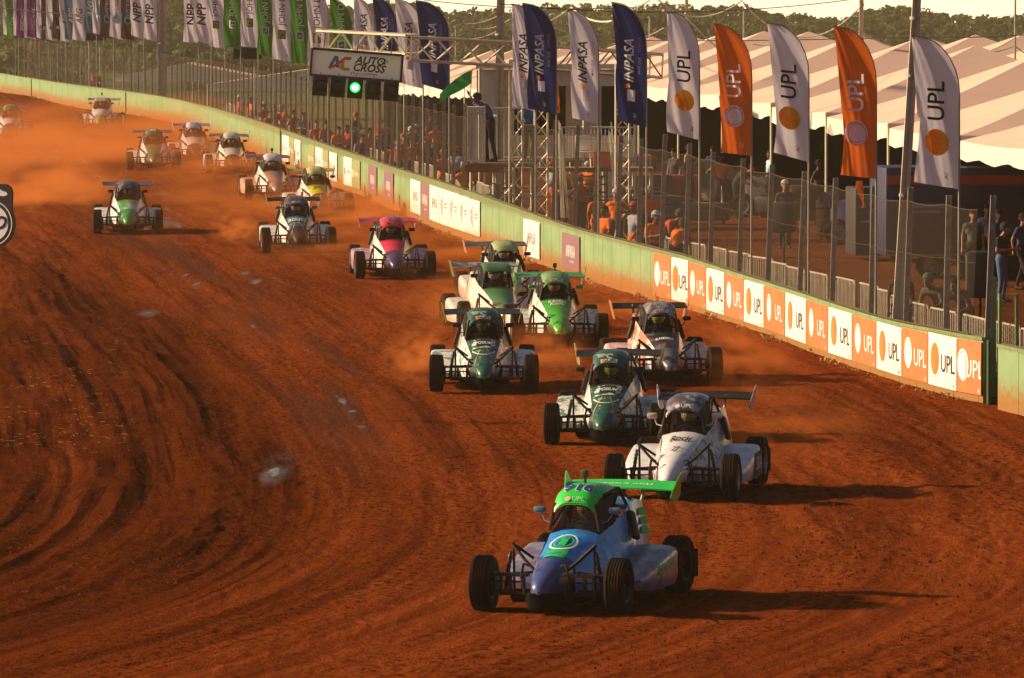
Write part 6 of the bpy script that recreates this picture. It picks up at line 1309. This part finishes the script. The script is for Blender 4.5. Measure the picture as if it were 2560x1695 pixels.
# ------------------------------------------------------------------ AIR
def vol(key,col,dens,an=.3,noise=None):
    m=bpy.data.materials.new(key); m.use_nodes=True; N=m.node_tree.nodes; L=m.node_tree.links; N.remove(N['Principled BSDF'])
    pv=N.new('ShaderNodeVolumePrincipled'); pv.inputs['Color'].default_value=(*col,1); pv.inputs['Density'].default_value=dens; pv.inputs['Anisotropy'].default_value=an; L.new(pv.outputs[0],N['Material Output'].inputs['Volume'])
    if noise:
        tc=N.new('ShaderNodeTexCoord'); ln=N.new('ShaderNodeVectorMath'); ln.operation='LENGTH'; L.new(tc.outputs['Object'],ln.inputs[0])
        f=N.new('ShaderNodeMapRange'); f.interpolation_type='SMOOTHSTEP'; f.inputs[1].default_value=1.; f.inputs[2].default_value=.15; L.new(ln.outputs['Value'],f.inputs[0])
        n=N.new('ShaderNodeTexNoise'); n.inputs['Scale'].default_value=noise; n.inputs['Detail'].default_value=3; L.new(tc.outputs['Object'],n.inputs['Vector'])
        g=N.new('ShaderNodeMapRange'); g.interpolation_type='SMOOTHSTEP'; g.inputs[1].default_value=.38; g.inputs[2].default_value=.68; L.new(n.outputs['Fac'],g.inputs[0])
        a=N.new('ShaderNodeMath'); a.operation='MULTIPLY'; L.new(f.outputs[0],a.inputs[0]); L.new(g.outputs[0],a.inputs[1]); b=N.new('ShaderNodeMath'); b.operation='MULTIPLY'; L.new(a.outputs[0],b.inputs[0]); b.inputs[1].default_value=dens; L.new(b.outputs[0],pv.inputs['Density'])
    return m
HZD=.0002
mb=MB(); mb.box((0,540,5.5),(760,1120,17)); o=obj('haze',mb,vol('evening_haze',(.95,.80,.55),HZD,.35),None,False); o['kind']='stuff'
def dust(px,row,rx,ry,rz_,dens,label,zc=.3):
    g=G(px,row); bm=bmesh.new(); bmesh.ops.create_icosphere(bm,subdivisions=2,radius=1.02); me=bpy.data.meshes.new('dust_cloud'); bm.to_mesh(me); bm.free(); me.materials.append(vol('red_dust',(.82,.27,.065),dens,.15,2.6))
    o=link('dust_cloud',me); o.location=g+Vector((0,0,zc)); o.scale=(rx,ry,rz_); tag(o,label,'dust',None,'stuff')
DUSTS=[(110,505,2.4,16,1.3,.5,'orange dust cloud rolling off behind the green and white buggy at left'),(30,400,5.0,34,1.8,.2,'wide low dust over the far left track'),(300,380,7.5,50,1.9,.11,'veil of dust over the track between the far buggies and the pale wall'),
(1050,935,.7,4.5,.55,.7,'puff of dust at the left wheels of the rear twin green buggy'),(1345,925,.9,9,.5,.35,'dust between the twin buggies'),(590,600,.7,5,.5,.6,'puff of dust beside the black and white buggy'),
(1845,930,1.0,10,.55,.28,'dust trailing behind the orange and white buggy'),(1950,1090,1.6,10,.45,.12,'thin dust right of the smoky roofed white buggy'),(1530,790,2.2,18,.7,.16,'dust hanging between the bright green buggy and the wall'),(540,425,3.4,24,.8,.16,'dust around the three far buggies'),(900,555,2.0,16,.7,.25,'dust behind the yellow buggy'),(1130,650,2.4,18,.7,.14,'thin dust behind the pink buggy'),(820,640,2.2,16,.5,.12,'thin dust between the black and the pink buggies'),(1180,800,1.6,14,.6,.25,'dust around the boxy cabin buggy'),(700,520,5.5,34,1.3,.09,'warm veil of dust over the middle of the pack')]
DUSTS=[(a,b,c*1.25,d,e*1.15,f*.62,g) for a,b,c,d,e,f,g in DUSTS]
for d in DUSTS: dust(*d)
